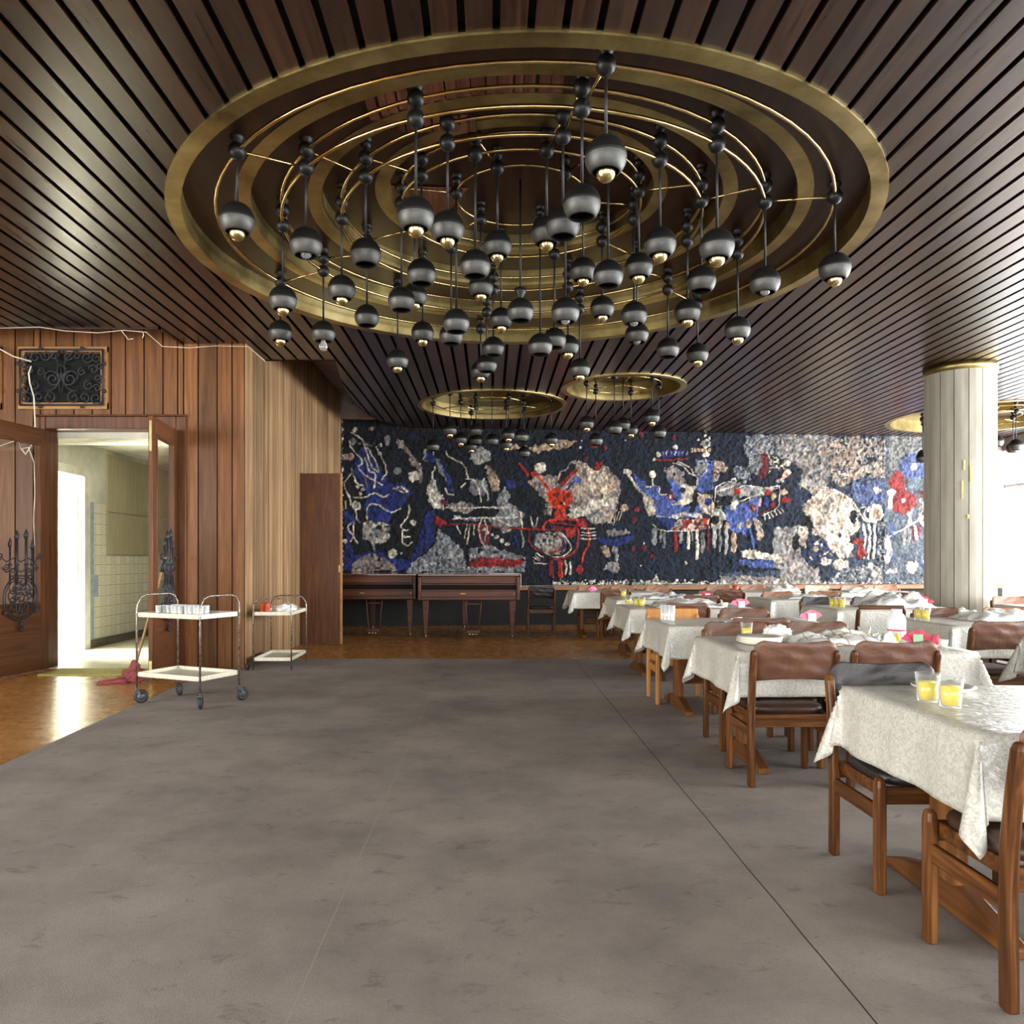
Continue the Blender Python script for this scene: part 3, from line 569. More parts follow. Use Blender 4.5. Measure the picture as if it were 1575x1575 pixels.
    poly('k', C_, [(400, 640), (470, 640), (400, 830), (350, 820)]); line('c', C_, [(210, 380), (300, 410), (360, 470), (430, 510), (420, 600)], 14); line('c', C_, [(250, 370), (330, 400), (400, 470)], 10); line('c', C_, [(510, 340), (520, 430), (480, 500), (430, 490)], 11)
    ell('m', C_, 182, 688, 32, 40); ell('c', C_, 182, 692, 11, 16); ell('B', C_, 35, 630, 40, 34)
    poly('c', C_, [(190, 880), (300, 830), (450, 850), (490, 900), (440, 920), (350, 860), (220, 890)]); mott('cGTc', C_, [(440, 660), (560, 680), (590, 800), (560, 860), (480, 850), (440, 760)], 4); ell('b', C_, 528, 740, 28, 32)
    mott('Tmcg', C_, [(210, 930), (280, 890), (380, 920), (490, 900), (560, 900), (550, 990), (200, 1010)], 4); poly('r', C_, [(290, 900), (380, 930), (350, 980), (300, 960)]); poly('o', C_, [(490, 890), (545, 900), (540, 950), (500, 960)])
    line('c', C_, [(20, 950), (90, 1005), (280, 1010), (440, 1005)], 10); line('c', C_, [(60, 870), (180, 885)], 9)
    for x_, y0, y1, wd, cc in ((30, 1010, 1120, 56, 'h'), (90, 1020, 1110, 22, 'G'), (120, 1030, 1160, 34, 'g'), (230, 1040, 1190, 40, 'r'), (280, 1040, 1110, 40, 'G'), (300, 1110, 1160, 34, 'b'), (350, 1020, 1170, 30, 'c'), (380, 1020, 1100, 20, 'g'), (430, 1020, 1260, 32, 'c'), (480, 1040, 1200, 40, 'h'), (530, 960, 1180, 26, 'm'), (590, 1000, 1150, 40, 'G'), (640, 1010, 1190, 26, 'h'), (700, 1010, 1210, 36, 'G'), (770, 1040, 1190, 50, 'T')): line(cc, C_, [(x_, y0), (x_+4, (y0+y1)/2), (x_-2, y1)], wd)
    poly('B', C_, [(690, 790), (860, 760), (920, 690), (1000, 670), (1010, 860), (930, 930), (880, 1060), (740, 1000), (680, 880)]); mott('hGgs', C_, [(600, 600), (760, 560), (900, 590), (1100, 600), (1170, 620), (1000, 700), (900, 740), (800, 760), (620, 790)], 5)
    ell('k', C_, 680, 712, 84, 24); ell('k', C_, 685, 757, 80, 26); ell('k', C_, 860, 715, 50, 24); mott('GchG', C_, [(560, 800), (660, 800), (690, 900), (640, 1000), (560, 990)], 4); ell('k', C_, 600, 910, 42, 40)
    poly('c', C_, [(740, 780), (800, 700), (820, 760), (790, 820), (730, 820)])
    line('c', C_, [(600, 600), (700, 560), (790, 565), (740, 610), (610, 640)], 10); ell('c', C_, 770, 545, 30, 26); ell('s', C_, 770, 545, 18, 14)
    line('c', C_, [(790, 620), (860, 590), (1000, 600), (1100, 615), (1190, 590), (1190, 700), (1175, 790), (1040, 870)], 11); line('c', C_, [(820, 735), (950, 690), (1050, 650), (1180, 610)], 10); line('c', C_, [(600, 600), (590, 740)], 9)
    ell('o', C_, 805, 640, 30, 26); ell('r', C_, 1090, 660, 28, 30); ell('r', C_, 955, 800, 36, 34); ell('G', C_, 955, 800, 16, 18); ell('r', C_, 1130, 770, 22, 28); ell('b', C_, 1070, 740, 28, 44); ell('T', C_, 1140, 690, 18, 34); ell('T', C_, 1235, 650, 40, 30); ell('r', C_, 1245, 725, 48, 28); line('m', C_, [(1020, 860), (1100, 800)], 14); ell('T', C_, 1015, 740, 12, 40)
    for i in range(6): line('c', C_, [(1050+i*32, 850-i*10), (1070+i*34, 910-i*14)], 9)
    poly('c', C_, [(940, 900), (1010, 900), (1050, 1050), (1020, 1120), (980, 1040)]); mott('GTG', C_, [(945, 905), (1005, 905), (1042, 1050), (1020, 1100), (985, 1040)], 4); ell('T', C_, 900, 940, 22, 44); ell('T', C_, 705, 970, 24, 34); ell('G', C_, 825, 965, 26, 36); line('B', C_, [(910, 1000), (940, 1080), (955, 1170)], 30)
    mott('TtTs', C_, [(580, 350), (660, 370), (730, 430), (690, 470), (580, 460)], 4); mott('gtsg', C_, [(570, 460), (640, 480), (620, 560), (580, 550)], 4); ell('m', C_, 612, 465, 14)
    mott('gGsht', C_, [(870, 120), (1580, 110), (1590, 380), (1400, 330), (1300, 380), (1180, 300), (1040, 290), (1020, 520), (940, 480), (900, 340), (860, 240)], 3, 31); mott('gsGs', C_, [(760, 420), (920, 400), (930, 520), (880, 570), (800, 520)], 3, 33)
    poly('m', C_, [(1010, 300), (1080, 310), (1080, 420), (1060, 520), (1000, 500), (1030, 400)]); mott('kcks', C_, [(1090, 300), (1250, 350), (1240, 450), (1090, 470)], 3, 35); ell('c', C_, 1268, 383, 30, 28); mott('oTcg', C_, [(1150, 560), (1230, 470), (1290, 430), (1290, 480), (1220, 550)], 3, 37)
    mott('hGh', C_, [(1140, 980), (1380, 970), (1390, 1530), (1150, 1530), (1260, 1450), (1290, 1360), (1130, 1350), (1140, 1200)], 3, 39); ell('k', C_, 1345, 1120, 38, 80); poly('c', C_, [(830, 1200), (900, 1195), (1290, 1250), (1290, 1300), (1200, 1310), (850, 1260)]); poly('B', C_, [(820, 1280), (1140, 1300), (1130, 1355), (820, 1330)])
    mott('tgGt', C_, [(640, 1435), (900, 1420), (1280, 1450), (1290, 1530), (590, 1530)], 3, 41); poly('s', C_, [(650, 1400), (1280, 1370), (1275, 1440), (900, 1430), (640, 1430)])
    line('k', C_, [(557, 560), (557, 1520)], 5, .2); line('k', C_, [(1360, 980), (1360, 1530)], 5, .2)
    ell('c', C_, 320, 1305, 16, 8); mott('cck', C_, [(10, 1450), (50, 1415), (80, 1480), (60, 1500), (10, 1500)], 2, 43); line('c', C_, [(0, 1500), (200, 1500), (550, 1512)], 8)
    # --- crop D
    mott('gtGhs', D, [(0, 120), (420, 120), (460, 200), (440, 330), (460, 480), (420, 620), (300, 640), (230, 560), (170, 640), (200, 440), (120, 380), (0, 330)], 3, 51)
    mott('sTtgkG', D, [(430, 130), (760, 140), (1000, 150), (1000, 430), (960, 520), (800, 500), (640, 560), (560, 620), (470, 560), (440, 300)], 4, 53)
    for x_, y_, a_, b2 in ((500, 210, 44, 34), (690, 170, 60, 30), (600, 330, 50, 34), (720, 270, 44, 40), (660, 490, 50, 34), (780, 440, 60, 24), (480, 380, 40, 34), (410, 290, 40, 30)): mott('tTG', D, [(x_-a_, y_), (x_-a_*.4, y_-b2), (x_+a_*.6, y_-b2*.8), (x_+a_, y_), (x_+a_*.3, y_+b2), (x_-a_*.5, y_+b2*.8)], 3, 55)
    mott('TctG', D, [(170, 560), (300, 580), (480, 620), (640, 720), (720, 830), (720, 1000), (640, 1060), (650, 1250), (540, 1260), (480, 1180), (380, 1070), (280, 1040), (260, 900), (180, 800), (300, 680)], 4, 57)
    mott('cwcT', D, [(370, 1010), (450, 900), (440, 830), (560, 760), (660, 720), (700, 830), (640, 1010), (660, 1200), (540, 1280), (470, 1180)], 4, 59); ell('k', D, 670, 880, 34, 70); ell('k', D, 540, 1050, 20, 30)
    mott('ksbkc', D, [(250, 1080), (380, 1090), (470, 1180), (480, 1300), (400, 1330), (240, 1300)], 3, 61); ell('T', D, 320, 1180, 34, 30); ell('c', D, 410, 1290, 44, 40); ell('c', D, 540, 1320, 60, 50); ell('c', D, 600, 1330, 34, 46)
    mott('tgGt', D, [(150, 1200), (240, 1310), (360, 1380), (350, 1530), (0, 1530), (0, 1000), (140, 1000)], 3, 63); ell('k', D, 130, 1120, 36, 80); mott('Tct', D, [(150, 960), (240, 980), (230, 1180), (160, 1150)], 3, 65); poly('k', D, [(170, 820), (250, 880), (310, 980), (250, 1000), (180, 930)])
    mott('bBsBg', D, [(650, 560), (780, 560), (900, 530), (980, 560), (970, 700), (900, 760), (850, 780), (740, 770), (640, 680)], 3, 67); ell('w', D, 885, 632, 34, 30)
    line('c', D, [(480, 620), (580, 680), (680, 760), (720, 850), (800, 930)], 20); line('w', D, [(730, 800), (790, 790), (770, 860), (830, 930)], 14); ell('w', D, 875, 850, 74, 80); ell('T', D, 875, 850, 56, 62); line('w', D, [(880, 940), (900, 1000), (940, 1015)], 14)
    for x_ in (770, 815, 860): line('w', D, [(x_, 960), (x_+8, 1100), (x_-10, 1260)], 26)
    mott('rmok', D, [(680, 1060), (770, 1080), (780, 1250), (700, 1280), (720, 1180), (660, 1120)], 3, 69); mott('kshk', D, [(890, 940), (970, 900), (960, 1300), (890, 1310)], 3, 71); mott('hsGh', D, [(560, 1360), (940, 1320), (940, 1530), (400, 1530)], 3, 73); mott('hGh', D, [(850, 1360), (940, 1340), (940, 1520), (840, 1520)], 3, 75); ell('w', D, 828, 1325, 24, 26)
    q = px > 1358.5; put(q & (wy > 640), 'S', .5); vv = vnoise(5, 81); C[q] = C[q]*(.85+.35*vv[q][:, None])
    poly('h', D, [(1000, 120), (1390, 130), (1390, 320), (1100, 330), (1060, 430), (990, 500)])
    ell('B', D, 1240, 410, 136, 112); ell('w', D, 1228, 415, 34, 30)
    poly('r', D, [(985, 520), (1070, 440), (1140, 500), (1150, 620), (1250, 700), (1260, 760), (1160, 850), (1030, 850), (1020, 740), (1050, 640)]); poly('m', D, [(1270, 640), (1390, 620), (1390, 950), (1280, 880), (1330, 760)]); poly('o', D, [(1350, 690), (1395, 690), (1395, 830), (1350, 820)]); poly('m', D, [(1210, 950), (1310, 960), (1290, 1080), (1220, 1110)])
    ell('w', D, 1022, 655, 38, 32); ell('w', D, 1132, 728, 25, 22); line('w', D, [(1018, 700), (1010, 790)], 44); line('G', D, [(1300, 720), (1300, 800), (1280, 880)], 44); line('G', D, [(1185, 840), (1190, 920), (1150, 1000), (1140, 1120)], 40); line('G', D, [(1190, 1000), (1180, 1130)], 34); line('w', D, [(1240, 970), (1255, 1080)], 36)
    line('w', D, [(965, 1085), (1100, 1010), (1240, 930), (1400, 835)], 16); ell('w', D, 1322, 917, 46, 44); ell('r', D, 1318, 917, 10); poly('B', D, [(1000, 950), (1040, 950), (1050, 1080), (1000, 1030)]); mott('GcG', D, [(965, 1080), (1020, 1090), (1030, 1200), (1000, 1330), (960, 1330)], 3, 83); poly('B', D, [(1030, 1240), (1060, 1240), (1010, 1330)])
    ell('w', D, 1217, 1342, 52, 56); ell('B', D, 1350, 1295, 60, 44); ell('w', D, 1365, 1295, 50, 36); mott('GwG', D, [(960, 1360), (1070, 1380), (1050, 1405), (970, 1400)], 3, 85)
    ell('r', D, 1385, 1140, 14, 50)
    # speckle near the frayed left and lower edges, and strands of yarn everywhere
    v = vnoise(2.2, 91); put((v > .93) & (py > 655), 'c', 1.1) if False else None
    fray = ((py > 893+.006*(px-800)+(v-.5)*9) & (px > 850)) | (px < 527+(v-.5)*6); put(fray & (vnoise(2.5, 92) > .35), 'c', .8)
    st = (vnoise(2.2, 93, .5)-.5)*.34+(vnoise(3, 94)-.5)*.30+(vnoise(9, 95)-.5)*.2
    C *= (1+st*1.5)[..., None]; C += np.maximum(st, 0)[..., None]*.06
    gm = np.clip((px-1180)/260, 0, 1)[..., None]*.32; lum = C.mean(-1, keepdims=True); C = C*(1-gm)+(lum*.7+.16)*gm  # window haze painted into the yarn: colours fade to grey rightwards
    C = np.clip(C, .004, 1); lin = np.where(C <= .04045, C/12.92, ((C+.055)/1.055)**2.4)
    rel = .018+Hh*.012+(vnoise(2.2, 96)-.5)*.022+(vnoise(5, 97)-.5)*.02; rel[(px > 1080) & (px < 1358)] += ((vnoise(4, 98)-.5)*.03)[(px > 1080) & (px < 1358)]
    Yv = Yg-.03-np.clip(rel, 0, .1); Yv[0] = Yg[0]-.005; Yv[-1] = Yg[-1]-.005; Yv[:, 0] = Yg[:, 0]-.005; Yv[:, -1] = Yg[:, -1]-.005
    me = bpy.data.meshes.new('tapestry'); co_ = np.stack([Xg, Yv, Zg], -1).reshape(-1, 3)
    i = np.arange((nz-1)*nx).reshape(nz-1, nx)[:, :-1].ravel(); fc = np.stack([i, i+1, i+1+nx, i+nx], 1)
    me.vertices.add(len(co_)); me.vertices.foreach_set('co', co_.ravel()); me.loops.add(fc.size); me.loops.foreach_set('vertex_index', fc.ravel().astype(np.int32))
    me.polygons.add(len(fc)); me.polygons.foreach_set('loop_start', np.arange(0, fc.size, 4, dtype=np.int32)); me.polygons.foreach_set('loop_total', np.full(len(fc), 4, np.int32)); me.update(calc_edges=True); me.validate()
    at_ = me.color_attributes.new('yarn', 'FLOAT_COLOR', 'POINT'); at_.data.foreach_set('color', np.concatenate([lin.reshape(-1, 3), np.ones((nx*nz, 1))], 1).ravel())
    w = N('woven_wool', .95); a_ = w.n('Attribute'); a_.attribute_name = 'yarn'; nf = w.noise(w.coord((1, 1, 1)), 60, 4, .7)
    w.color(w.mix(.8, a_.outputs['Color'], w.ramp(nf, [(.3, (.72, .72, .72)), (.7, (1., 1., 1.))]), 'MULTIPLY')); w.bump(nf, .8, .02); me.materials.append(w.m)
    o = bpy.data.objects.new('tapestry', me); COL.objects.link(o)
    tag(o, 'long shaggy wool tapestry with blue, red and cream figures across the far wall', 'tapestry')
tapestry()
# ------------------------------------------------------------ door frame, leaves, corridor
mb = MB(); y0, y1 = WY-.05, WY+.22
mb.box(DX0-.04, DX0+.075, y0, y1, 0, DZ+.08); mb.box(DX1-.075, DX1+.04, y0, y1, 0, DZ+.08); mb.box(DX0+.075, DX1-.075, y0+.002, y1, DZ-.06, DZ+.08); mb.box(DX0-.05, DX1+.05, y0-.02, y0+.02, DZ+.0805, DZ+.1)
struct(mb.build('trim_4', 'door_wood', bevel=.008), 'brown wooden frame of the double door')
def spiral(cx, cz, r, turns, a0, sgn=1, n=26, y=0.):
    return [(cx+r*(1-.82*i/n)*math.cos(a0+sgn*turns*2*PI*i/n), y, cz+r*(1-.82*i/n)*math.sin(a0+sgn*turns*2*PI*i/n)) for i in range(n+1)]
def iron_ornament(mb, w_=.40):
    # local: x across, z up, thin in y; round medallion with three candles above
    R = w_*.52; n = 40
    mb.tube([(R*math.cos(2*PI*i/n), 0, R*math.sin(2*PI*i/n)) for i in range(n)], .009, 6, True)
    mb.tube([(R*.88*math.cos(2*PI*i/n), .0, R*.88*math.sin(2*PI*i/n)) for i in range(n)], .006, 6, True)
    for k in range(6):
        a = 2*PI*k/6+.3; mb.tube(spiral(R*.5*math.cos(a), R*.5*math.sin(a), R*.34, 1.3, a+PI, 1), .008, 6); mb.tube(spiral(R*.56*math.cos(a+.5), R*.56*math.sin(a+.5), R*.26, 1.2, a, -1), .007, 6)
    mb.tube(spiral(0, 0, R*.3, 1.2, 0), .008, 6)
    mb.tube([(0, 0, -R), (0, 0, -R-.09)], .012, 8); mb.ball((0, 0, -R-.10), .022); mb.ball((.03, 0, -R-.075), .014); mb.ball((-.03, 0, -R-.075), .014)
    mb.ball((R*.9, 0, -R*.62), .024); mb.ball((-R*.9, 0, -R*.62), .024)
    for x_, h_, r_ in ((-.16, .26, .010), (-.075, .50, .014), (.055, .46, .014), (.15, .30, .010)):
        mb.tube([(x_, 0, R*.6), (x_, 0, R+.16+h_*.5)], r_, 8); z_ = R+.16+h_*.5
        mb.tube([(x_, 0, z_), (x_+.006, 0, z_+.03), (x_-.004, 0, z_+.06), (x_, 0, z_+.10)], [r_*1.5, r_*1.9, r_*1.3, .002], 8); mb.ball((x_, 0, R+.12), .024, sz=.6)
    for z_ in (R+.06, R+.17): mb.tube([(-.25, 0, z_+.03), (-.2, 0, z_-.02), (-.1, 0, z_+.02), (0, 0, z_-.02), (.1, 0, z_+.02), (.2, 0, z_-.02), (.27, 0, z_+.03)], .007, 6)
    for s_ in (-1, 1):
        mb.tube(spiral(s_*.27, R+.21, .035, 1.2, -PI/2, s_), .007, 6); mb.tube(spiral(s_*.12, R+.03, .05, 1.3, PI/2, s_), .007, 6); mb.tube(spiral(s_*.2, R+.10, .04, 1.3, 0, -s_), .006, 6)
    return mb
def door_leaf(hinge, ang, name, label, width=.92, side=1):
    e = empty(name, (hinge[0], hinge[1], .012), ang); struct(e, label)
    t = .045; Z = 2.70; mb = MB(); st = .13
    mb.box(0, st, -t/2, t/2, 0, Z); mb.box(width-st, width, -t/2, t/2, 0, Z); struct(mb.build('door_stile', 'door_wood', e, bevel=.006))
    mb = MB(); mb.box(st, width-st, -t/2, t/2, Z-.17, Z); mb.box(st, width-st, -t/2+.002, t/2-.002, 0, .74); struct(mb.build('door_panel', 'door_wood_x', e, bevel=.006))
    mb = MB(); mb.box(st-.012, st+.018, -t/2-.008, t/2+.008, .74, Z-.17); mb.box(width-st-.018, width-st+.012, -t/2-.008, t/2+.008, .74, Z-.17); mb.box(st, width-st, -t/2-.008, t/2+.008, .73, .76); mb.box(st, width-st, -t/2-.008, t/2+.008, Z-.19, Z-.165); struct(mb.build('glazing_bead', 'door_wood', e, bevel=.004))
    mb = MB(); mb.add([(st, 0, .745), (width-st, 0, .745), (width-st, 0, Z-.175), (st, 0, Z-.175)], [(0, 1, 2, 3)]); struct(mb.build('glass_pane', 'glass_pane', e))
    mb = MB(); mb.T = Matrix.Translation((width/2, side*.055, .82)); iron_ornament(mb, .46); struct(mb.build('iron_ornament', 'iron', e))
    mb = MB(); mb.box(width-.003, width+.003, -.012, .012, Z-.36, Z-.05); mb.box(width-.012, width+.004, -.014, .014, .03, .2); struct(mb.build('flush_bolt', 'brass', e))
    return e
door_leaf((DX0+.10, WY-.045), math.radians(-100), 'door_1', 'left open glazed wooden door leaf with wrought-iron candle ornament')
door_leaf((DX1-.085, WY-.045), math.radians(-82.5), 'door_2', 'right open glazed wooden door leaf, seen almost edge-on')
# veneer door standing out from the pier wall
e = empty('door_3', (-2.77, 11.36, 0)); struct(e, 'tall veneered flush door standing open from the pier wall')
mb = MB(); mb.box(0, .575, 0, .04, .01, 2.5); struct(mb.build('door_slab', 'veneer', e)); mb = MB(); mb.box(.575, .60, -.004, .044, .01, 2.505); struct(mb.build('door_edge', 'raw_wood', e)); mb = MB(); mb.box(.555, .572, -.006, 0, 1.06, 1.16); struct(mb.build('lock_plate', 'brass', e))
# corridor behind the double door
CX = -5.62
def uvbox(name, corners, mat, uvs):
    me = bpy.data.meshes.new(name); me.from_pydata(corners, [], [(0, 1, 2, 3)]); me.materials.append(M[mat]); ul = me.uv_layers.new()
    for i, uv in enumerate(uvs): ul.data[i].uv = uv
    o = bpy.data.objects.new(name, me); COL.objects.link(o); return struct(o)
mb = MB(); mb.box(CX-.2, CX, WY+.2, 9.92, 0, 2.85); mb.box(CX-.2, CX, 9.92, 10.72, 2.42, 2.85); mb.box(CX-.2, CX, 10.72, 14.4, 0, 2.85); mb.box(CX, -2.98, 14.3, 14.5, 0, 2.85)
wc = struct(mb.build('wall_corridor', 'plaster_white'), 'corridor wall beyond the double door')
o = uvbox('wall_tiles', [(CX+.012, 10.92, .12), (CX+.012, 14.3, .12), (CX+.012, 14.3, 1.30), (CX+.012, 10.92, 1.30)], 'tiles', [(0, 0), (3.38, 0), (3.38, 1.18), (0, 1.18)]); o.parent = wc
o = uvbox('wall_tiles', [(CX+.012, 10.92, 1.30), (CX+.012, 11.38, 1.30), (CX+.012, 11.38, 2.05), (CX+.012, 10.92, 2.05)], 'tiles', [(0, 1.2), (.46, 1.2), (.46, 1.95), (0, 1.95)]); o.parent = wc
mb = MB(); mb.box(CX, CX+.016, 10.90, 11.02, .12, 2.05); mb.box(CX, CX+.017, 11.02, 11.14, .72, 1.02); struct(mb.build('blue_tiles', 'tiles_blue', wc))
mb = MB(); mb.box(CX, CX+.03, 11.40, 14.3, 1.32, 1.93); mb.box(CX, CX+.03, 11.40, 14.3, 1.945, 2.78); struct(mb.build('wallboard', 'board_beige', wc))
mb = MB(); mb.box(CX, CX+.03, 10.86, 14.3, 0, .11); struct(mb.build('baseboard_corridor', 'skirting'))
mb = MB(); mb.box(CX-.05, CX+.05, 10.70, 10.86, 0, 2.38); mb.box(CX-.05, CX+.05, 9.8, 10.86, 2.381, 2.50); mb.box(CX-.05, CX+.05, 9.8, 9.93, 0, 2.38); struct(mb.build('trim_5', 'white_paint', bevel=.006), 'white door frame in the corridor')
mb = MB(); mb.box(CX-.62, CX-.04, 10.66, 10.70, 0, 2.3); mb.build('x', 'white_paint').name = 'door_4'; struct(bpy.data.objects['door_4'], 'white corridor door opened outward')
mb = MB(); mb.box(-9, -2.98, WY+.2, 14.5, 2.85, 2.95); mb.box(CX-.3, -2.98, WY+.2, WY+.75, 2.66, 2.86); struct(mb.build('ceiling', 'plaster_white'), 'white corridor ceiling')
mb = MB(); mb.box(-8.9, -2.98, WY+.0, 14.5, .0, .004); struct(mb.build('floor', 'corr_floor'), 'pale tiled corridor floor')
mb = MB(); mb.box(-9, CX-.2, WY+.2, WY+.3, 0, 4.3); mb.box(-9, CX-.2, 14.3, 14.5, 0, 4.3); struct(mb.build('wall_annex', 'plaster_white'))
# ============================================================ CHANDELIERS
LP = [(360.5,338.5,'g'),(468.6,375.6,'c'),(560.4,390.5,'n'),(436.2,461,'g'),(526,444.8,'g'),(431,511,'g'),(497,512,'b'),(566.3,487.6,'n'),(616,462.5,'n'),(647.6,421,'n'),(641,455,'g'),(649,512,'g'),(614.5,554,'g'),(696,516,'n'),(702.7,496,'n'),(635.6,332,'g'),(688,351,'g'),(731,408.6,'n'),(766.4,378,'g'),(743,441,'g'),(771,491,'g'),(801,479,'n'),(761,534.6,'n'),(751,560.7,'n'),(741,570.6,'g'),(930,242,'g'),(895.7,313.6,'n'),(864.5,346,'n'),(840,358,'g'),(897.8,416.6,'g'),(940,423.6,'n'),(982,411,'g'),(1010.3,375,'g'),(1101,379,'g'),(1077.8,432,'n'),(1173.6,434,'c'),(1279,412.6,'g'),(1128.8,507,'g'),(1058,480,'g'),(1073,544.6,'g'),(1029.8,537,'n'),(982.5,514,'c'),(976,484,'c'),(927,474,'g'),(872,480,'c'),(892.8,567.6,'g'),(878.5,532.4,'g'),(855,522,'n'),(832,532,'n')]
RG = [{1:0,26:2,37:4,40:6,25:8,6:10}, {2:0,16:1,27:2,34:3,36:4,38:5,41:6,46:7,24:8,13:9,7:10,4:11}, {3:0,17:1,28:2,33:3,35:4,39:5,42:6,47:7,23:8,12:9,8:10,5:11},
      {10:0,18:1,29:2,31:3,32:4,43:5,44:6,48:7,21:8,14:9,11:10,9:11}, {15:10,19:0,45:2,30:4,49:6,20:8}]
RR = [2.301, 1.845, 1.404, .945, .515]; RB = [218.69]*4+[248.53]
RZ = [[3.76], [3.80, 3.915], [3.88, 4.005], [4.03, 4.15], [4.14]]; RC = [3.845, 3.99, 4.135, 4.28, 4.28]
LR = .106
def globe_mesh():
    prof = [(.001, LR*1.03), (.02, LR*1.02)]+[(LR*math.sin(a), LR*math.cos(a)) for a in [PI*k/24 for k in range(4, 12)]]+[(LR, LR*.10)]
    n1 = len(prof); prof += [(LR*.955, LR*.06), (LR*.955, LR*.02), (LR*1.0, LR*-.02)]; n2 = len(prof)
    prof += [(LR*math.sin(a)*1.0, LR*math.cos(a)) for a in [PI*k/24 for k in range(13, 19)]]; n3 = len(prof)
    prof += [(LR*.64, LR*-.73)]+[(LR*.93*math.sin(a), LR*.9*math.cos(a)) for a in [PI*k/24 for k in range(17, 8, -1)]]+[(.001, LR*.5)]
    mats = [0]*(n1-1)+[2]*2+[1]*(n3-n1-2)+[2]*(len(prof)-n3)
    return MB().lathe(prof, 28, mats=mats)
protoG = globe_mesh().build('lamp_globe', ['lamp_black', 'lamp_grey', 'lamp_inside'])
try: protoG.data.set_sharp_from_angle(angle=.7)
except Exception: pass
protoB = {}
protoB['g'] = MB().ball((0, 0, -.079), .049, 24, 16).build('bulb', 'gold_bulb')
protoB['c'] = MB().ball((0, 0, -.060), .036, 16, 10).build('bulb', 'clear_bulb')
protoB['b'] = MB().lathe([(.001, -.03), (.016, -.035), (.018, -.075), (.034, -.105), (.037, -.128), (.028, -.152), (.001, -.163)], 16).build('bulb', 'clear_bulb')
for o in [protoG]+list(protoB.values()): COL.objects.unlink(o)
def bulb_for(parent, k):
    if k in protoB:
        b = protoB[k].copy(); COL.objects.link(b); b.parent = parent
def pendant(root, x, y, zc, zl, kind, nodes, cap=True, scale=1., cone=False):
    rx, ry, _ = root.location
    mb = MB(); lx, ly = x-rx, y-ry; s_ = scale
    for z in nodes: mb.ball((lx, ly, z), .054*s_)
    if cap and nodes:
        top = max(nodes); mb.lathe([(.046*s_, zc), (.046*s_, zc-.01), (.03*s_, zc-.03), (.018*s_, zc-.05)], 14, (lx, ly, 0)); 
        if zc-top > .12: mb.ball((lx, ly, top+.095*s_), .040*s_, 12, 6)
    if cone: mb.lathe([(.001, zl+.185), (.05, zl+.18), (.045, zl+.15), (.02, zl+.11), (.018, zl+.1)], 16, (lx, ly, 0))
    mb.tube([(lx, ly, zl+.1), (lx, ly, zc)], .0085*s_, 8)
    p = mb.build('pendant', 'lamp_black', root)
    for q in p.data.polygons: q.use_smooth = True
    g = protoG.copy(); COL.objects.link(g); g.parent = p; g.location = (lx, ly, zl)
    if kind in protoB:
        b = protoB[kind].copy(); COL.objects.link(b); b.parent = p; b.location = (lx, ly, zl)
def ring_tube(root, R, z, r=.011, n=72):
    mb = MB(); mb.tube([(R*math.cos(2*PI*i/n), R*math.sin(2*PI*i/n), z) for i in range(n)], r, 8, True); mb.build('ring_tube', 'brass_tube', root)
def spoke(root, a, b):
    mb = MB(); mb.tube([a, b], .0085, 6); mb.build('spoke', 'brass_tube', root)
ch = empty('chandelier', (MAIN[0], MAIN[1], 0))
tag(ch, 'huge chandelier of dark globe pendants on brass rings in the big stepped ceiling recess', 'chandelier')
for r, d in enumerate(RG):
    for z in RZ[r]: ring_tube(ch, RR[r], z, .0125 if r < 3 else .0105)
    for i, k in d.items():
        th = math.radians(RB[r]+30*k); X = MAIN[0]+RR[r]*math.cos(th); Y = MAIN[1]+RR[r]*math.sin(th)
        px, py, kd = LP[i-1]; pendant(ch, X, Y, RC[r], H+(PY-py)*Y/F, kd, RZ[r])
Y = MAIN[1]; pendant(ch, MAIN[0], Y, 4.28, H+(PY-479)*Y/F, 'n', [], cone=True)
def polar(r, k, z): th = math.radians(218.69+30*k); return (RR[r]*math.cos(th), RR[r]*math.sin(th), z)
for k in range(0, 12, 2):
    spoke(ch, polar(0, k, 3.76), polar(1, k, 3.80)); spoke(ch, polar(1, k, 3.915), polar(2, k, 3.88)); spoke(ch, polar(2, k, 4.005), polar(3, k, 4.03)); spoke(ch, polar(3, k+1, 4.15), polar(4, k+1, 4.14))
def small_chandelier(c, label, rings, lamps, zc=3.88, cen=None, group=None):
    root = empty('chandelier', (c[0], c[1], 0)); tag(root, label, 'chandelier')
    for R, z in rings: ring_tube(root, R, z, .010, 48)
    for (px, py, kd, R, th) in lamps:
        X, Y = c[0]+R*math.cos(math.radians(th)), c[1]+R*math.sin(math.radians(th)); pendant(root, X, Y, zc, H+(PY-py)*Y/F, kd, [rings[0][1]], scale=.85)
    if cen: pendant(root, c[0], c[1], zc, H+(PY-cen[0])*c[1]/F, cen[1], [], scale=.85)
    for th in range(3): 
        a = math.radians(th*120+30); R0 = rings[0][0]; R1 = rings[-1][0] if len(rings) > 1 else .02
        spoke(root, (R0*math.cos(a), R0*math.sin(a), rings[0][1]), (R1*math.cos(a), R1*math.sin(a), rings[0][1]))
    return root
small_chandelier((.02, 12.45), 'small chandelier in the wide oval-looking brass recess left above the tapestry', [(.95, 3.75), (.5, 3.73)],
    [(667,686,'n',.95,176),(697,661,'g',.95,228),(793,671,'n',.95,297),(849,676,'g',.95,2),(811,696,'n',.95,55),(725.6,686,'g',.95,112),
     (708,675,'g',.5,183),(726,662,'n',.5,240),(776,668,'g',.5,300),(807,671,'n',.5,2),(787,683,'g',.5,62),(740,677,'n',.5,122)], cen=(677, 'n'))
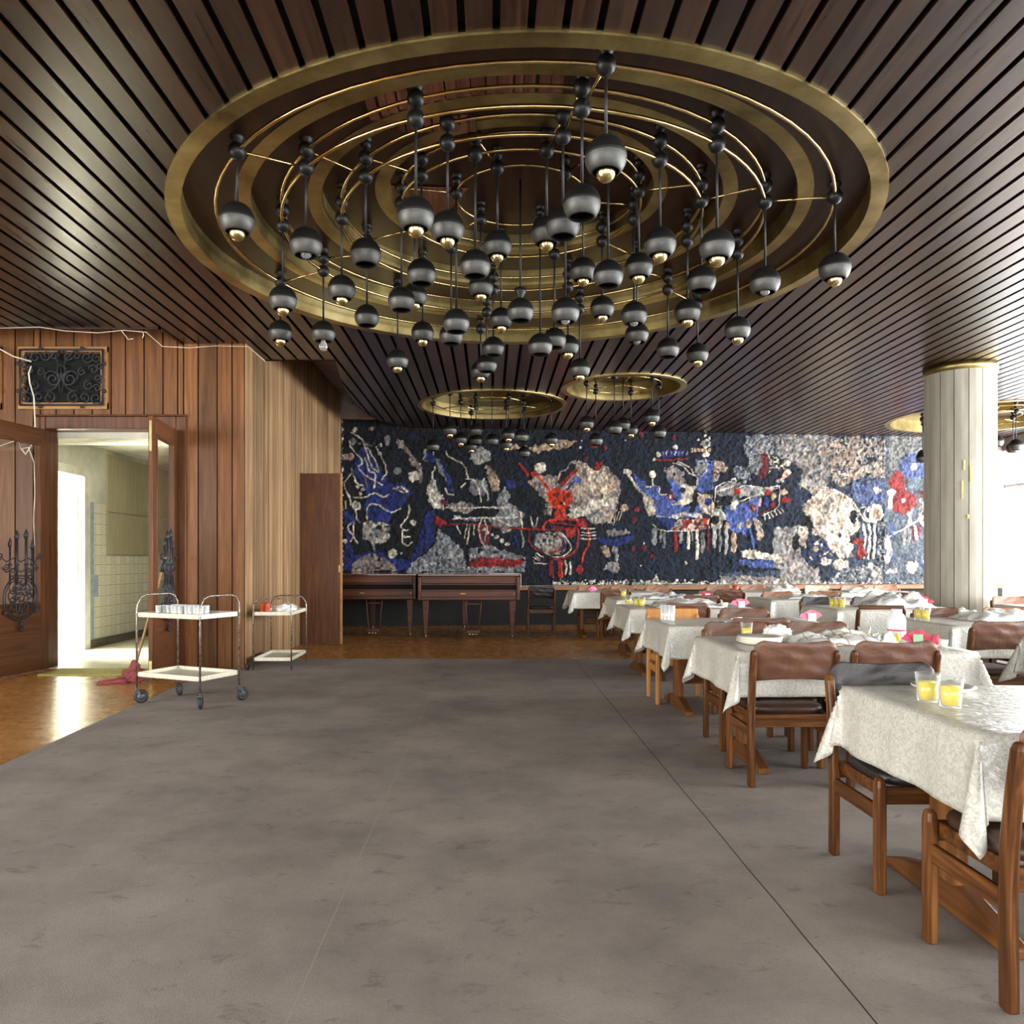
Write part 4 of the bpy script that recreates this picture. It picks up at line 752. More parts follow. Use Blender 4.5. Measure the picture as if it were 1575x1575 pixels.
small_chandelier((1.89, 11.16), 'small seven-lamp chandelier in the narrower brass recess near the middle', [(.54, 3.74)],
    [(903,651,'g',.54,190),(917.5,677,'n',.54,128),(944.5,658.4,'n',.54,248),(968,661,'g',.54,68),(999.4,641.5,'g',.54,307),(1009,665,'n',.54,10)], zc=3.93, cen=(653, 'n'))
small_chandelier((8.6, 13.5), 'small chandelier in the pale ceiling recess behind the concrete column', [(1.02, 3.72), (.5, 3.72)],
    [(1419,700,'g',1.02,134),(1428,704,'n',1.02,165),(1532,679,'n',1.02,244),(1564,685,'n',.5,290),(1550,689,'n',.5,10),(1600,684,'g',1.02,330),(1480,690,'n',.5,170)])
for o in [protoG]+list(protoB.values()): bpy.data.objects.remove(o)
# ============================================================ CHAIRS
def chair_proto(slot, woodm, backm, seatm, style='sling'):
    e = empty('dining_chair', (0, 0, 0)); e['label'] = ''; W2 = .222
    for s_ in (-1, 1):
        mb = MB()   # rear post, leaning back above the seat
        x = s_*W2; a, b = .017, .024
        lv = [(0, -.200, 1.), (.30, -.196, 1.), (.45, -.202, 1.), (.62, -.224, .96), (.725, -.243, .92), (.748, -.247, .6)]
        for (z0, y0, k0), (z1, y1, k1) in zip(lv[:-1], lv[1:]):
            mb.hexa([(x-a*k0, y0-b*k0, z0), (x+a*k0, y0-b*k0, z0), (x+a*k0, y0+b*k0, z0), (x-a*k0, y0+b*k0, z0)], [(x-a*k1, y1-b*k1, z1), (x+a*k1, y1-b*k1, z1), (x+a*k1, y1+b*k1, z1), (x-a*k1, y1+b*k1, z1)])
        o = mb.build('leg', woodm, e); weld(o); bev(o, .008)
        mb = MB(); lv = [(0, 1.), (.395, 1.), (.42, .85), (.432, .45)]; y = .185
        for (z0, k0), (z1, k1) in zip(lv[:-1], lv[1:]):
            mb.hexa([(x-a*k0, y-b*k0, z0), (x+a*k0, y-b*k0, z0), (x+a*k0, y+b*k0, z0), (x-a*k0, y+b*k0, z0)], [(x-a*k1, y-b*k1, z1), (x+a*k1, y-b*k1, z1), (x+a*k1, y+b*k1, z1), (x-a*k1, y+b*k1, z1)])
        o = mb.build('leg', woodm, e); weld(o); bev(o, .008)
        mb = MB(); mb.box(x-.011, x+.011, -.18, .165, .265, .325); bev(mb.build('stretcher', woodm+'_y', e), .006)
    mb = MB(); mb.box(-W2+.015, W2-.015, -.205, -.183, .325, .395); mb.box(-W2+.015, W2-.015, .172, .192, .33, .395)
    mb.box(-W2+.017, -W2+.037, -.19, .19, .345, .395); mb.box(W2-.037, W2-.017, -.19, .19, .345, .395); bev(mb.build('seat_frame', woodm+'_x', e), .005)
    # cushion
    mb = MB(); n = 28; ring = []
    def se(k, sx, sy, z): return [(sx*abs(math.cos(2*PI*i/n))**.45*(1 if math.cos(2*PI*i/n) >= 0 else -1), .005+sy*abs(math.sin(2*PI*i/n))**.45*(1 if math.sin(2*PI*i/n) >= 0 else -1), z) for i in range(n)]
    L = [se(0, .185, .17, .39), se(0, .203, .185, .40), se(0, .207, .19, .415), se(0, .200, .183, .433), se(0, .17, .155, .446), se(0, .09, .08, .450)]
    vs = [p for l in L for p in l]; fs = [tuple(range(n))[::-1], tuple(range(5*n, 6*n))]
    for j in range(5):
        for i in range(n): fs.append((j*n+i, j*n+(i+1) % n, (j+1)*n+(i+1) % n, (j+1)*n+i))
    mb.add(vs, fs, True); mb.build('seat', seatm, e)
    if style == 'sling':      # leatherette sleeve over both posts
        mb = MB(); nx, nz = 20, 10; th = .013; vs = []
        def prof(u, v, side):
            hw_ = .226-.012*(1-v); rc = .05; z = .575+v*.228; s = u*2-1
            dz = max(0., z-(.803-rc)); hwz = hw_-rc+math.sqrt(max(0., rc*rc-dz*dz)) if dz > 0 else hw_
            x = s*hwz; yc = -.216-(z-.60)*.19; bow = .030*(1-s*s)*(1.1-.5*v); t = .006+.010*max(0, abs(s)-.82)/.18
            if abs(s) > .999: t = .001
            zz = z-(.012*(1-s*s) if v > .5 else -.016*(1-s*s))*abs(v-.5)*2
            wr = .0045*math.sin(x*30+v*5)*math.sin(v*7+x*9)+.0035*math.sin(v*19+x*8)*(1-abs(s)*.6)
            if v > .999 or v < .001: t = .001
            return (x, yc-bow+wr+side*t+.004, zz)
        for side in (-1, 1): vs += [prof(i/nx, j/nz, side) for j in range(nz+1) for i in range(nx+1)]
        fs = []; K = (nx+1)*(nz+1)
        for j in range(nz):
            for i in range(nx):
                a = j*(nx+1)+i; fs += [(a, a+1, a+nx+2, a+nx+1), (K+a+nx+1, K+a+nx+2, K+a+1, K+a)]
        for i in range(nx): fs += [(i+1, i, K+i, K+i+1), (nz*(nx+1)+i, nz*(nx+1)+i+1, K+nz*(nx+1)+i+1, K+nz*(nx+1)+i)]
        for j in range(nz): a = j*(nx+1); fs += [(a, a+nx+1, K+a+nx+1, K+a), (a+nx+nx+1, a+nx, K+a+nx, K+a+nx+nx+1)]
        mb.add(vs, fs, True); o = mb.build('backrest', backm, e); s2 = o.modifiers.new('sub', 'SUBSURF'); s2.levels = 1; s2.render_levels = 1
    elif style == 'board':
        mb = MB(); mb.box(-.235, .235, -.262, -.240, .60, .79); o = mb.build('backrest', backm, e); bev(o, .03, 4)
    elif style == 'open':
        mb = MB(); mb.box(-W2, W2, -.262, -.240, .745, .785); o = mb.build('top_rail', woodm+'_x', e); bev(o, .008)
    return e
def weld(o):
    bm = bmesh.new(); bm.from_mesh(o.data); bmesh.ops.remove_doubles(bm, verts=bm.verts, dist=1e-5)
    seen = {}; dele = []
    for f in bm.faces:
        k = tuple(sorted(v.index for v in f.verts))
        if k in seen: dele += [f, seen[k]]
        seen[k] = f
    if dele: bmesh.ops.delete(bm, geom=list(set(dele)), context='FACES_ONLY')
    bmesh.ops.recalc_face_normals(bm, faces=bm.faces); bm.to_mesh(o.data); bm.free()
def bev(o, w, seg=2):
    b = o.modifiers.new('bevel', 'BEVEL'); b.width = w; b.segments = seg; b.limit_method = 'ANGLE'; b.angle_limit = .6
    for p in o.data.polygons: p.use_smooth = True
    try: o.data.set_sharp_from_angle(angle=1.2)
    except Exception: pass
CP = {'brown': chair_proto(0, 'chair_wood', 'leather_brown', 'leather_seat'), 'tan': chair_proto(0, 'chair_wood', 'leather_tan', 'leather_seat'),
      'black': chair_proto(0, 'chair_wood', 'leather_black', 'leather_black'), 'light': chair_proto(0, 'chair_light', 'chair_light', 'leather_tan', 'board'),
      'open': chair_proto(0, 'chair_wood', None, 'leather_seat', 'open'), 'beige': chair_proto(0, 'chair_wood', 'leather_beige', 'leather_beige')}
LOOK = {'brown': 'brown sling-back wooden chair', 'tan': 'tan sling-back wooden chair', 'black': 'black sling-back wooden chair', 'light': 'light wooden board-back chair', 'open': 'wooden chair with empty open back frame', 'beige': 'pale beige sling-back chair'}
used = set(); FZ = .0132
def chair(kind, x0, yr, face, where, w=.48, rz=0., z=FZ):
    """x0: left outer x, yr: y of the rear legs, face +1 = sitter looks away from the camera"""
    if kind in used: c = copy_tree(CP[kind])
    else: c = CP[kind]; used.add(kind)
    c.location = (x0+w/2, yr+.2*face, z); c.rotation_euler = (0, 0, rz+(0 if face > 0 else PI))
    tag(c, LOOK[kind]+' '+where, 'chair', 'dining chairs'); return c
# ============================================================ TABLES
def table(x0, y0, lab, w=1.34, d=.90, z=FZ):
    e = empty('dining_table', (x0+w/2, y0+d/2, z)); tag(e, 'trestle table under the '+lab, 'table', 'trestle dining tables')
    hw, hd = w/2, d/2; Zt = .722-z
    mb = MB(); mb.box(-hw+.01, hw-.01, -hd+.01, hd-.01, Zt-.026, Zt); mb.build('tabletop', 'table_wood', e, bevel=.004)
    for s_ in (-1, 1):
        x = s_*(hw-.17); mb = MB(); mb.box(x-.028, x+.028, -.075, .075, .07, Zt-.09); bev(mb.build('leg', 'table_wood', e), .006)
        mb = MB(); mb.prism([(-hd+.07, 0), (hd-.07, 0), (hd-.07, .035), (hd-.13, .055), (.13, .105), (-.13, .105), (-hd+.13, .055), (-hd+.07, .035)], x-.032, x+.032, 'x'); bev(mb.build('foot', 'table_wood_y', e), .008)
        mb = MB(); mb.box(x-.028, x+.028, -hd+.12, hd-.12, Zt-.09, Zt-.028); bev(mb.build('bearer', 'table_wood', e), .006)
    mb = MB(); mb.box(-hw+.2, hw-.2, -.012, .012, .20, .29); bev(mb.build('stretcher', 'chair_wood_x', e), .005)
    return e
def cloth(x0, y0, lab, seed, w=1.34, d=.90, drop=.25, look='white damask-patterned vinyl tablecloth'):
    r_ = random.Random(seed); Z = .7255; hw, hd = w/2+.004, d/2+.004; ov = drop; n1 = 14; ph = [r_.uniform(0, 6.3) for _ in range(12)]
    def axis(h):
        a = [-h-ov+ov*i/n1 for i in range(n1)]; m = 18; a += [-h+2*h*i/m for i in range(m+1)]; a += [h+ov*(i+1)/n1 for i in range(n1)]; return a
    xs, ys = axis(hw), axis(hd); vs = []; dx = [r_.uniform(.85, 1.15) for _ in range(4)]; fl = [[r_.uniform(.24, .36) for _ in range(2)] for _ in range(2)]; fp = [[r_.uniform(-.8, .8) for _ in range(2)] for _ in range(2)]
    for y in ys:
        for x in xs:
            ox, oy = max(0, abs(x)-hw), max(0, abs(y)-hd); sx, sy = (1 if x > 0 else -1), (1 if y > 0 else -1)
            r = math.hypot(ox, oy)
            if r < 1e-9: vs.append((x, y, Z+.0012*math.sin(x*17+ph[0])*math.sin(y*19+ph[1]))); continue
            phi = math.atan2(oy, ox); s2 = max(0., math.sin(2*phi)); k = fl[sx > 0][sy > 0]; pf = fp[sx > 0][sy > 0]
            lean = .055+k*s2**.55*(.62+.38*math.cos(7.5*(phi-PI/4)+pf)); zz = r*math.sqrt(max(0, 1-lean*lean)); out = r*lean+.004
            th_ = phi+.35*s2*math.sin(4*(phi-PI/4)+pf); ux, uy = math.cos(th_), math.sin(th_)
            if ox == 0: ux, uy = 0., 1.
            if oy == 0: ux, uy = 1., 0.
            t_ = (y if ox > 0 else x); wv = .010*math.sin(t_*9+ph[2+(ox > 0)*2+(sx > 0)])*min(1, r/.2)
            wv += .006*math.sin(t_*21+ph[6+(sy > 0)])*min(1, r/.2)
            X = max(-hw, min(hw, x))+sx*ux*(out+(wv if ox > 0 and oy == 0 else 0)); Yy = max(-hd, min(hd, y))+sy*uy*(out+(wv if oy > 0 and ox == 0 else 0))
            vs.append((X, Yy, Z-min(zz, ov*1.42)))
    nx = len(xs); fs = [(j*nx+i, j*nx+i+1, (j+1)*nx+i+1, (j+1)*nx+i) for j in range(len(ys)-1) for i in range(nx-1)]
    mb = MB(); mb.smooth = True; mb.add(vs, fs, True); o = mb.build('tablecloth', 'cloth', loc=(x0+w/2, y0+d/2, 0))
    so = o.modifiers.new('solid', 'SOLIDIFY'); so.thickness = .0015; so.offset = 1
    tag(o, look+' '+lab, 'tablecloth', 'white tablecloths')
TB = [(1.46, 2.33, 'on the nearest table at the right edge'), (1.40, 4.40, 'on the second table from the front'), (1.39, 6.05, 'on the third table, with three empty glasses'), (1.46, 8.15, 'on the fourth table, with the juice trio'),
      (1.62, 10.0, 'on the fifth table from the front, behind the juice trio'), (1.30, 12.2, 'on the leftmost table near the tapestry'),
      (3.62, 4.40, 'cut off at the right edge, behind the nearest table'), (3.61, 6.10, 'on the table in front of the column'), (3.57, 8.02, 'on the table with three juice glasses in a row'),
      (3.58, 9.95, 'on the table in the second row, fifth from the front'), (3.50, 12.2, 'on the far table below the grey part of the tapestry'), (5.85, 8.15, 'on the table right of the column'), (5.4, 12.0, 'on the far table left of the column')]
for i, (x, y, l) in enumerate(TB): table(x, y, 'cloth '+l.replace('on the ', 'of the ', 1)); cloth(x, y, l, 40+i, drop=.25 if i < 9 else .24)
# chairs: nearest rows first
chair('brown', 1.40, 2.135, 1, 'closest to the camera, cut by the right edge')
chair('black', 1.42, 3.27, -1, 'behind the nearest table, facing the camera')
chair('brown', 1.395, 4.235, 1, 'with its back to the camera at the second table, left one')
chair('brown', 1.935, 4.235, 1, 'with its back to the camera at the second table, right one')
chair('brown', 1.475, 5.42, -1, 'facing us across the second table, behind the juice glass')
chair('brown', 2.05, 5.44, -1, 'facing us across the second table, right one')
chair('brown', 1.77, 5.86, 1, 'at the near side of the third table')
chair('light', 1.40, 7.02, -1, 'on the far side of the third table')
chair('brown', 2.04, 6.98, -1, 'on the far side of the third table, right one')
chair('brown', 1.74, 7.93, 1, 'at the near side of the fourth table', z=FZ)
chair('brown', 2.06, 9.16, -1, 'behind the plastic sheet on the fourth table')
chair('brown', 2.38, 9.75, 1, 'at the near side of the fifth table')
chair('brown', 1.68, 12.02, 1, 'with its back to the camera at the leftmost far table', z=0)
chair('black', .62, 13.3, 1, 'standing apart between the piano and the tables', z=0)
for k, (x, kd) in enumerate([(1.49, 'tan'), (2.05, 'tan'), (2.66, 'tan'), (3.71, 'tan'), (4.30, 'tan'), (4.85, 'tan'), (5.42, 'beige'), (6.05, 'tan'), (6.62, 'tan')]):
    chair(kd, x, 13.5, -1, 'in the row along the tapestry, %s from the left' % ['first', 'second', 'third', 'fourth', 'fifth', 'sixth', 'seventh', 'eighth', 'ninth'][k], z=0)
chair('brown', 3.42, 5.62, 1, 'with its back to us at the table before the column')
chair('brown', 3.82, 7.06, -1, 'facing us at the table before the column')
chair('tan', 4.45, 7.06, -1, 'facing us behind the plastic sheet near the column')
chair('open', 3.58, 7.68, 1, 'in front of the table with three juice glasses')
chair('black', 3.62, 9.12, -1, 'facing us behind three juice glasses')
chair('black', 4.22, 9.12, -1, 'facing us behind the crumpled sheet, beside the juice table')
chair('brown', 3.34, 11.75, 1, 'with its back to us before the far second-row table', z=0)
chair('tan', 3.80, 10.95, -1, 'facing us at the fifth second-row table', z=0)
chair('tan', 4.45, 10.95, -1, 'facing us at the fifth second-row table, right one', z=0)
chair('brown', 5.50, 10.7, 1, 'next to the foot of the column, left side', z=0)
chair('tan', 5.95, 9.25, -1, 'just right of the column, nearer one')
chair('beige', 6.55, 10.9, -1, 'just right of the column, farther one', z=0)
# ============================================================ THINGS ON THE TABLES
ZT = .7285
def tumbler(x, y, lab, juice=.6, h=.105, r=.036, z=ZT, grp=None, mat='glass', name='drinking_glass'):
    e = empty(name, (x, y, z)); tag(e, lab, 'pot' if 'pot' in name else 'glass', grp)
    n = 20; mb = MB(); mb.lathe([(.001, .004), (r*.72, .004), (r*.74, .002), (r*.78, .004), (r, h), (r*.95, h), (r*.72, .012), (.001, .012)], n); mb.build('glass_body', mat, e)
    if juice:
        hj = .014+(h-.014)*juice; rj = r*(.70+.24*juice); mb = MB(); mb.lathe([(.001, .0135), (r*.705, .0135), (rj, hj), (.001, hj)], n); mb.build('juice', 'juice', e)
    return e
def plate(x, y, lab, n=1, r=.12, z=ZT):
    for k in range(n):
        mb = MB(); mb.lathe([(.001, .004), (r*.55, .004), (r*.6, .001), (r*.68, .004), (r, .022), (r*.985, .026), (r*.66, .010), (.001, .008)], 36, (0, 0, 0))
        o = mb.build('plate', 'china', loc=(x+.003*k, y, z+.009*k)); tag(o, lab if n == 1 else lab+', %s of the stack' % ['bottom', 'second', 'third', 'fourth', 'top'][k if k < n-1 else 4], 'plate', 'plates')
def sheet(pts, w, hgt, lab, seed, z=ZT, name='plastic_sheet', mat='film', cat='plastic sheet'):
    """crumpled sheet draped over food: pts = centre x,y ; w = (wx,wy)"""
    x, y = pts; n = 26; r_ = random.Random(seed); ph = [r_.uniform(0, 6) for _ in range(8)]; vs = []
    for j in range(n+1):
        for i in range(n+1):
            u, v = i/n*2-1, j/n*2-1; e = max(0, 1-(abs(u)**2.6))*max(0, 1-abs(v)**2.6)
            nz = mnoise.noise(Vector((u*2.2+seed, v*2.2, 0)))*.5+abs(mnoise.noise(Vector((u*5+seed, v*5, 3))))*.35
            vs.append((u*w[0]*(1+.12*mnoise.noise(Vector((v*3, seed, 1)))), v*w[1]*(1+.15*mnoise.noise(Vector((u*3, seed, 2)))), .002+hgt*e**.5*(.7+nz*1.5)))
    fs = [(j*(n+1)+i, j*(n+1)+i+1, (j+1)*(n+1)+i+1, (j+1)*(n+1)+i) for j in range(n) for i in range(n)]
    mb = MB(); mb.add(vs, fs, True); o = mb.build(name, mat, loc=(x, y, z)); so = o.modifiers.new('s', 'SOLIDIFY'); so.thickness = .0012; tag(o, lab, cat); return o
def blob(x, y, z, s, lab, name, mat, cat, seed=1, amp=.35, grp=None, freq=2.2):
    mb = MB(); bm = bmesh.new(); bmesh.ops.create_icosphere(bm, subdivisions=4, radius=1.)
    for v in bm.verts:
        p = v.co.copy(); d = 1+amp*(mnoise.noise(p*freq+Vector((seed, 0, 0)))+.5*mnoise.noise(p*freq*2.6+Vector((seed, 5, 0)))); v.co = Vector((p.x*s[0], p.y*s[1], max(-.95, p.z)*s[2]))*d
        v.co.z = max(v.co.z, -s[2]*.92)
    mb.add([v.co.copy() for v in bm.verts], [[v.index for v in f.verts] for f in bm.faces], True); bm.free()
    o = mb.build(name, mat, loc=(x, y, z+s[2]*.92)); tag(o, lab, cat, grp); return o
def napkins(x, y, lab, seed, mat='pink_paper', card='white_card', z=ZT, s=1.):
    e = empty('napkin_holder', (x, y, z)); tag(e, lab, 'napkins'); r_ = random.Random(seed)
    mb = MB(); mb.box(-.035*s, .035*s, -.014, -.010, 0, .075*s); mb.box(-.035*s, .035*s, .010, .014, 0, .06*s); mb.box(-.035*s, .035*s, -.014, .014, 0, .004); mb.build('holder_card', card, e)
    mb = MB()
    for k in range(6):
        a = (k-2.5)*.27+r_.uniform(-.16, .16); L = (.095+r_.uniform(-.012, .014))*s; w_ = .034*s; yy = -.007+k*.0024
        c0 = (.01*(k-3)*s, yy, .006); tip = (c0[0]+L*math.sin(a), yy+.012*math.sin(k*2.), c0[2]+L*math.cos(a)*1.05)
        mb.add([c0, (tip[0]-w_*math.cos(a), tip[1]+.008, tip[2]-.02*s+w_*math.sin(a)*.5), tip, (tip[0]+w_*math.cos(a), tip[1]-.006, tip[2]-.02*s-w_*math.sin(a)*.5)], [(0, 1, 2), (0, 2, 3)], False)
    o = mb.build('napkin_fan', mat, e); so = o.modifiers.new('s', 'SOLIDIFY'); so.thickness = .002; return e
def spoon(x, y, rz, lab, z=ZT, tilt=0.):
    mb = MB(); mb.tube([(0, 0, .006), (.05, 0, .008), (.12, 0, .006)], [.0022, .0026, .004], 8, flat=.6); mb.lathe([(.001, -.003), (.012, -.002), (.019, .004), (.017, .0045), (.001, 0)], 16, (0, 0, 0)); 
    vs = mb.v; mb.v = [(p[0]-.022, p[1], p[2]+.0) for p in vs]
    o = mb.build('spoon', 'steel', loc=(x, y, z+.004)); o.rotation_euler = (0, tilt, rz); tag(o, lab, 'spoon'); return o
# nearest table
p = onz(1410, 1078, ZT); tumbler(p[0]+.02, p[1]-.035, 'ribbed glass of yellow juice on the nearest table, left of the pair', .66, .108, .042)
p = onz(1440, 1084, ZT); tumbler(p[0]+.012, p[1]-.065, 'ribbed glass of yellow juice on the nearest table, right of the pair', .68, .108, .042)
plate(1.785, 3.08, 'white plate behind the two juice glasses on the nearest table', 1, .115); spoon(1.80, 3.08, 2.4, 'spoon leaning on the plate behind the nearest juice glasses', ZT+.03, .35)
# second table
x, y, _ = onz(1145, 984, ZT); plate(x, 4.78, 'white plate left on the second table', 4, .135)
tumbler(1.665, 5.08, 'glass of yellow juice beside the plate stack on the second table', .62, .11, .038)
blob(1.84, 5.02, ZT, (.085, .06, .052), 'clear plastic bag of bread next to the single juice glass', 'bread_bag', 'film', 'plastic bag', 3, .3)
blob(1.84, 5.02, ZT+.004, (.055, .04, .036), 'bread slices inside the clear plastic bag', 'bread_loaf', 'bread', 'bread', 4, .15)
sheet((2.16, 4.92), (.30, .22), .062, 'wide checked plastic sheet covering plates on the second table', 5, mat='film_check')
for k, (dx, dy) in enumerate([(-.12, 0), (.03, .05), (.16, -.03)]): plate(2.16+dx, 4.92+dy, 'plate under the checked plastic sheet, %s' % ['left', 'middle', 'right'][k], 1, .075, ZT)
tumbler(2.46, 5.14, 'short glass with a little orange juice, right of the checked sheet', .45, .075, .04)
sheet((2.42, 4.82), (.075, .06), .06, 'crumpled small plastic bag beside the tall jar', 8, name='plastic_bag', cat='plastic bag')
def jar(x, y):
    e = empty('water_jar', (x, y, ZT)); tag(e, 'large clear glass jar with a red band on the second table', 'jar')
    MB().lathe([(.001, .004), (.052, .004), (.055, .012), (.055, .13), (.046, .16), (.033, .175), (.033, .20), (.029, .20), (.029, .176), (.042, .158), (.050, .128), (.050, .014), (.001, .012)], 28).build('jar_body', 'glass_white', e)
    MB().lathe([(.0555, .062), (.0565, .062), (.0565, .071), (.0555, .071)], 28, closed=True).build('red_band', 'red_paper', e)
jar(2.61, 5.02); blob(2.53, 4.86, ZT, (.018, .018, .03), 'small tumbler of yellow juice at the foot of the glass jar', 'small_tumbler', 'juice', 'glass', 2, .02)
napkins(2.60, 4.76, 'red napkins and green card at the right end of the second table', 4, 'red_paper', 'green_card', s=.85)
blob(2.70, 4.74, ZT, (.024, .02, .032), 'crumpled red paper napkin against the green card', 'napkin', 'red_paper', 'napkin', 9, .4)
def cup(x, y, lab, z=ZT, r=.026, h=.045):
    mb = MB()
    mb.lathe([(.001, .003), (r*.8, .003), (r, h), (r*.92, h), (r*.72, .008), (.001, .008)], 20); o = mb.build('small_cup', 'china', loc=(x, y, z)); tag(o, lab, 'cup'); return o
cup(2.68, 4.62, 'small white pot near the right corner of the second table')
# third table
for k, px_ in enumerate((1019.5, 1026, 1034)):
    x = (px_-PX)/F*(6.68-.05*k); tumbler(x, 6.68-.05*k, 'tall empty glass on the third table, %s of three' % ['left', 'middle', 'right'][k], 0, .13, .024, mat='glass_white')
spoon(1.94, 6.3, 2.6, 'dark spoon lying at the middle of the third table'); spoon(2.02, 6.22, 2.2, 'second spoon beside the dark spoon on the third table'); spoon(2.1, 6.78, .3, 'spoon at the far edge of the third table')
napkins(2.68, 6.52, 'tall pink paper napkins at the right end of the third table', 7, s=.95)
# fourth table
for k, (px_, Y, j) in enumerate(((966.5, 8.95, .5), (979, 8.55, .75), (987, 8.5, .75))):
    tumbler((px_-PX)/F*Y, Y, 'glass of yellow juice on the fourth table, %s of three' % ['left', 'middle', 'right'][k], j, .11, .04)
spoon(1.80, 8.45, .3, 'spoon beside the juice trio on the fourth table')
sheet((2.15, 8.62), (.36, .26), .085, 'crumpled white plastic sheet over the fourth table', 15)
plate(2.15, 8.62, 'plate hidden under the crumpled sheet on the fourth table', 1, .1)
cup(2.52, 8.42, 'white sugar pot beside the pink napkins on the fourth table', r=.04, h=.055); napkins(2.68, 8.35, 'pink napkin fan with white card on the fourth table', 11, s=.95)
spoon(2.6, 8.9, .8, 'fork-like spoon by the far right end of the fourth table')
# fifth and sixth tables
tumbler(1.79, 10.55, 'single glass of yellow juice on the fifth table', .72, .12, .042)
sheet((2.35, 10.45), (.32, .22), .06, 'loose white plastic sheet on the fifth table', 21); napkins(2.86, 10.3, 'red and white napkins on the right end of the fifth table', 13, 'red_paper', s=.9); cup(2.70, 10.2, 'white pot near the napkins on the fifth table', r=.05, h=.06)
blob(1.62, 12.55, ZT, (.07, .05, .045), 'pink and white crumpled napkin on the leftmost far table', 'napkin', 'pink_paper', 'napkin', 12, .5)
# second column of tables
for k, px_ in enumerate((1280.5, 1287.5, 1295)):
    Y = 8.38-.05*k; tumbler((px_-PX)/F*Y, Y, 'glass of yellow juice in the row of three left of the column, %s' % ['left', 'middle', 'right'][k], .8, .115, .037, grp=None)
sheet((4.42, 8.55), (.34, .24), .15, 'tall heap of plastic sheet on the juice-row table, left of the column', 25); napkins(4.78, 8.62, 'pink and red napkins at the foot of the column', 17, 'red_paper', s=1.1)
blob(4.30, 8.45, ZT, (.06, .05, .04), 'loaf of bread under the tall plastic heap', 'bread_loaf', 'bread', 'bread', 8, .2)
for k, px_ in enumerate((1413, 1423)):
    Y = 6.72-.12*k; tumbler((px_-PX)/F*Y, Y, 'glass of yellow juice before the column, %s of the pair' % ['left', 'right'][k], .78, .11, .041)
sheet((4.42, 6.72), (.36, .24), .085, 'crumpled plastic sheet right before the column', 29); spoon(4.05, 6.42, .2, 'spoon beside the juice pair before the column'); plate(4.45, 6.7, 'plate under the sheet right before the column', 1, .1)
blob(4.17, 6.9, ZT, (.03, .03, .05), 'small clear crumpled bag between juice pair and sheet', 'plastic_bag', 'film', 'plastic bag', 6, .3)
tumbler(3.95, 12.6, 'orange-red pot on the far table below the grey part of the tapestry', 0, .10, .05, mat='terracotta', name='condiment_pot')
sheet((4.7, 12.6), (.25, .2), .1, 'crumpled plastic over food on the far second-row table', 31); sheet((4.2, 10.4), (.3, .2), .05, 'flat plastic sheet on the fifth second-row table', 33)
sheet((5.9, 12.4), (.3, .22), .06, 'plastic sheet on the far table left of the column', 35); napkins(6.93, 8.45, 'pink napkins at the far right edge of the picture', 19, s=1.)
# ============================================================ PIANOS
def piano(px0, px1, Y, lab, yb):
    x0, x1 = (px0-PX)/F*Y, (px1-PX)/F*Y; w = x1-x0; D = yb-Y
    e = empty('grand_piano', (x0, Y, 0)); tag(e, lab, 'piano')
    # body: straight bass side on the left, curved treble side
    out = [(0, .0), (w, .0), (w, D*.42), (w*.94, D*.55), (w*.80, D*.66), (w*.68, D*.78), (w*.60, D*.92), (w*.45, D), (w*.2, D), (.03, D*.94), (0, D*.8)]
    mb = MB(); mb.prism(out, .60, .985); o = mb.build('case', 'piano', e, bevel=.012)
    mb = MB(); mb.prism([(a*1.004-.002, b*1.004-.012) for a, b in out], .985, 1.012); mb.build('lid', 'piano_lid', e, bevel=.006)
    mb = MB(); mb.box(.06, w-.06, -.018, 0, .86, .955); mb.box(.05, w-.05, -.03, 0, .655, .745); mb.build('panel', 'piano', e, bevel=.006)
    mb = MB(); mb.box(.05, w-.05, -.012, .0, .765, .845); mb.box(.07, w-.07, -.022, -.018, .865, .872); mb.build('recess_band', 'piano_dark', e)
    mb = MB(); mb.box(-.004, .05, -.05, .0, .60, .975); mb.box(w-.05, w+.004, -.05, .0, .60, .975); mb.build('cheek', 'piano', e, bevel=.012)
    mb = MB(); mb.box(w*.42, w*.47, -.034, -.03, .70, .712); mb.box(w-.09, w-.08, -.034, -.03, .70, .712); mb.build('lock', 'brass', e)
    for lx, ly in ((.11, .12), (w-.11, .12), (w*.42, D-.25)):
        mb = MB(); a, b = .052, .03
        mb.hexa([(lx-b, ly-b, .06), (lx+b, ly-b, .06), (lx+b, ly+b, .06), (lx-b, ly+b, .06)], [(lx-a, ly-a, .60), (lx+a, ly-a, .60), (lx+a, ly+a, .60), (lx-a, ly+a, .60)]); l = mb.build('leg', 'piano', e, bevel=.008)
        mb = MB(); mb.T = Matrix.Translation((lx, ly, .028)) @ Matrix.Rotation(PI/2, 4, 'Y'); mb.lathe([(.001, -.012), (.026, -.012), (.026, .012), (.001, .012)], 16); mb.T = Matrix.Identity(4); mb.tube([(lx, ly, .03), (lx, ly, .07)], .012); mb.build('caster', 'brass', l)
    mb = MB(); c = w*.54; mb.tube([(c-.13, .25, .60), (c-.09, .22, .10)], .014, 8); mb.tube([(c+.13, .25, .60), (c+.09, .22, .10)], .014, 8); mb.box(c-.11, c+.11, .16, .26, .07, .12); mb.box(c-.1, c+.1, .24, .26, .52, .54); l = mb.build('pedal_lyre', 'piano', e, bevel=.004)
    mb = MB()
    for k in (-1, 0, 1): mb.box(c+k*.05-.012, c+k*.05+.012, .06, .17, .055, .065)
    mb.build('pedal', 'brass', l); return e
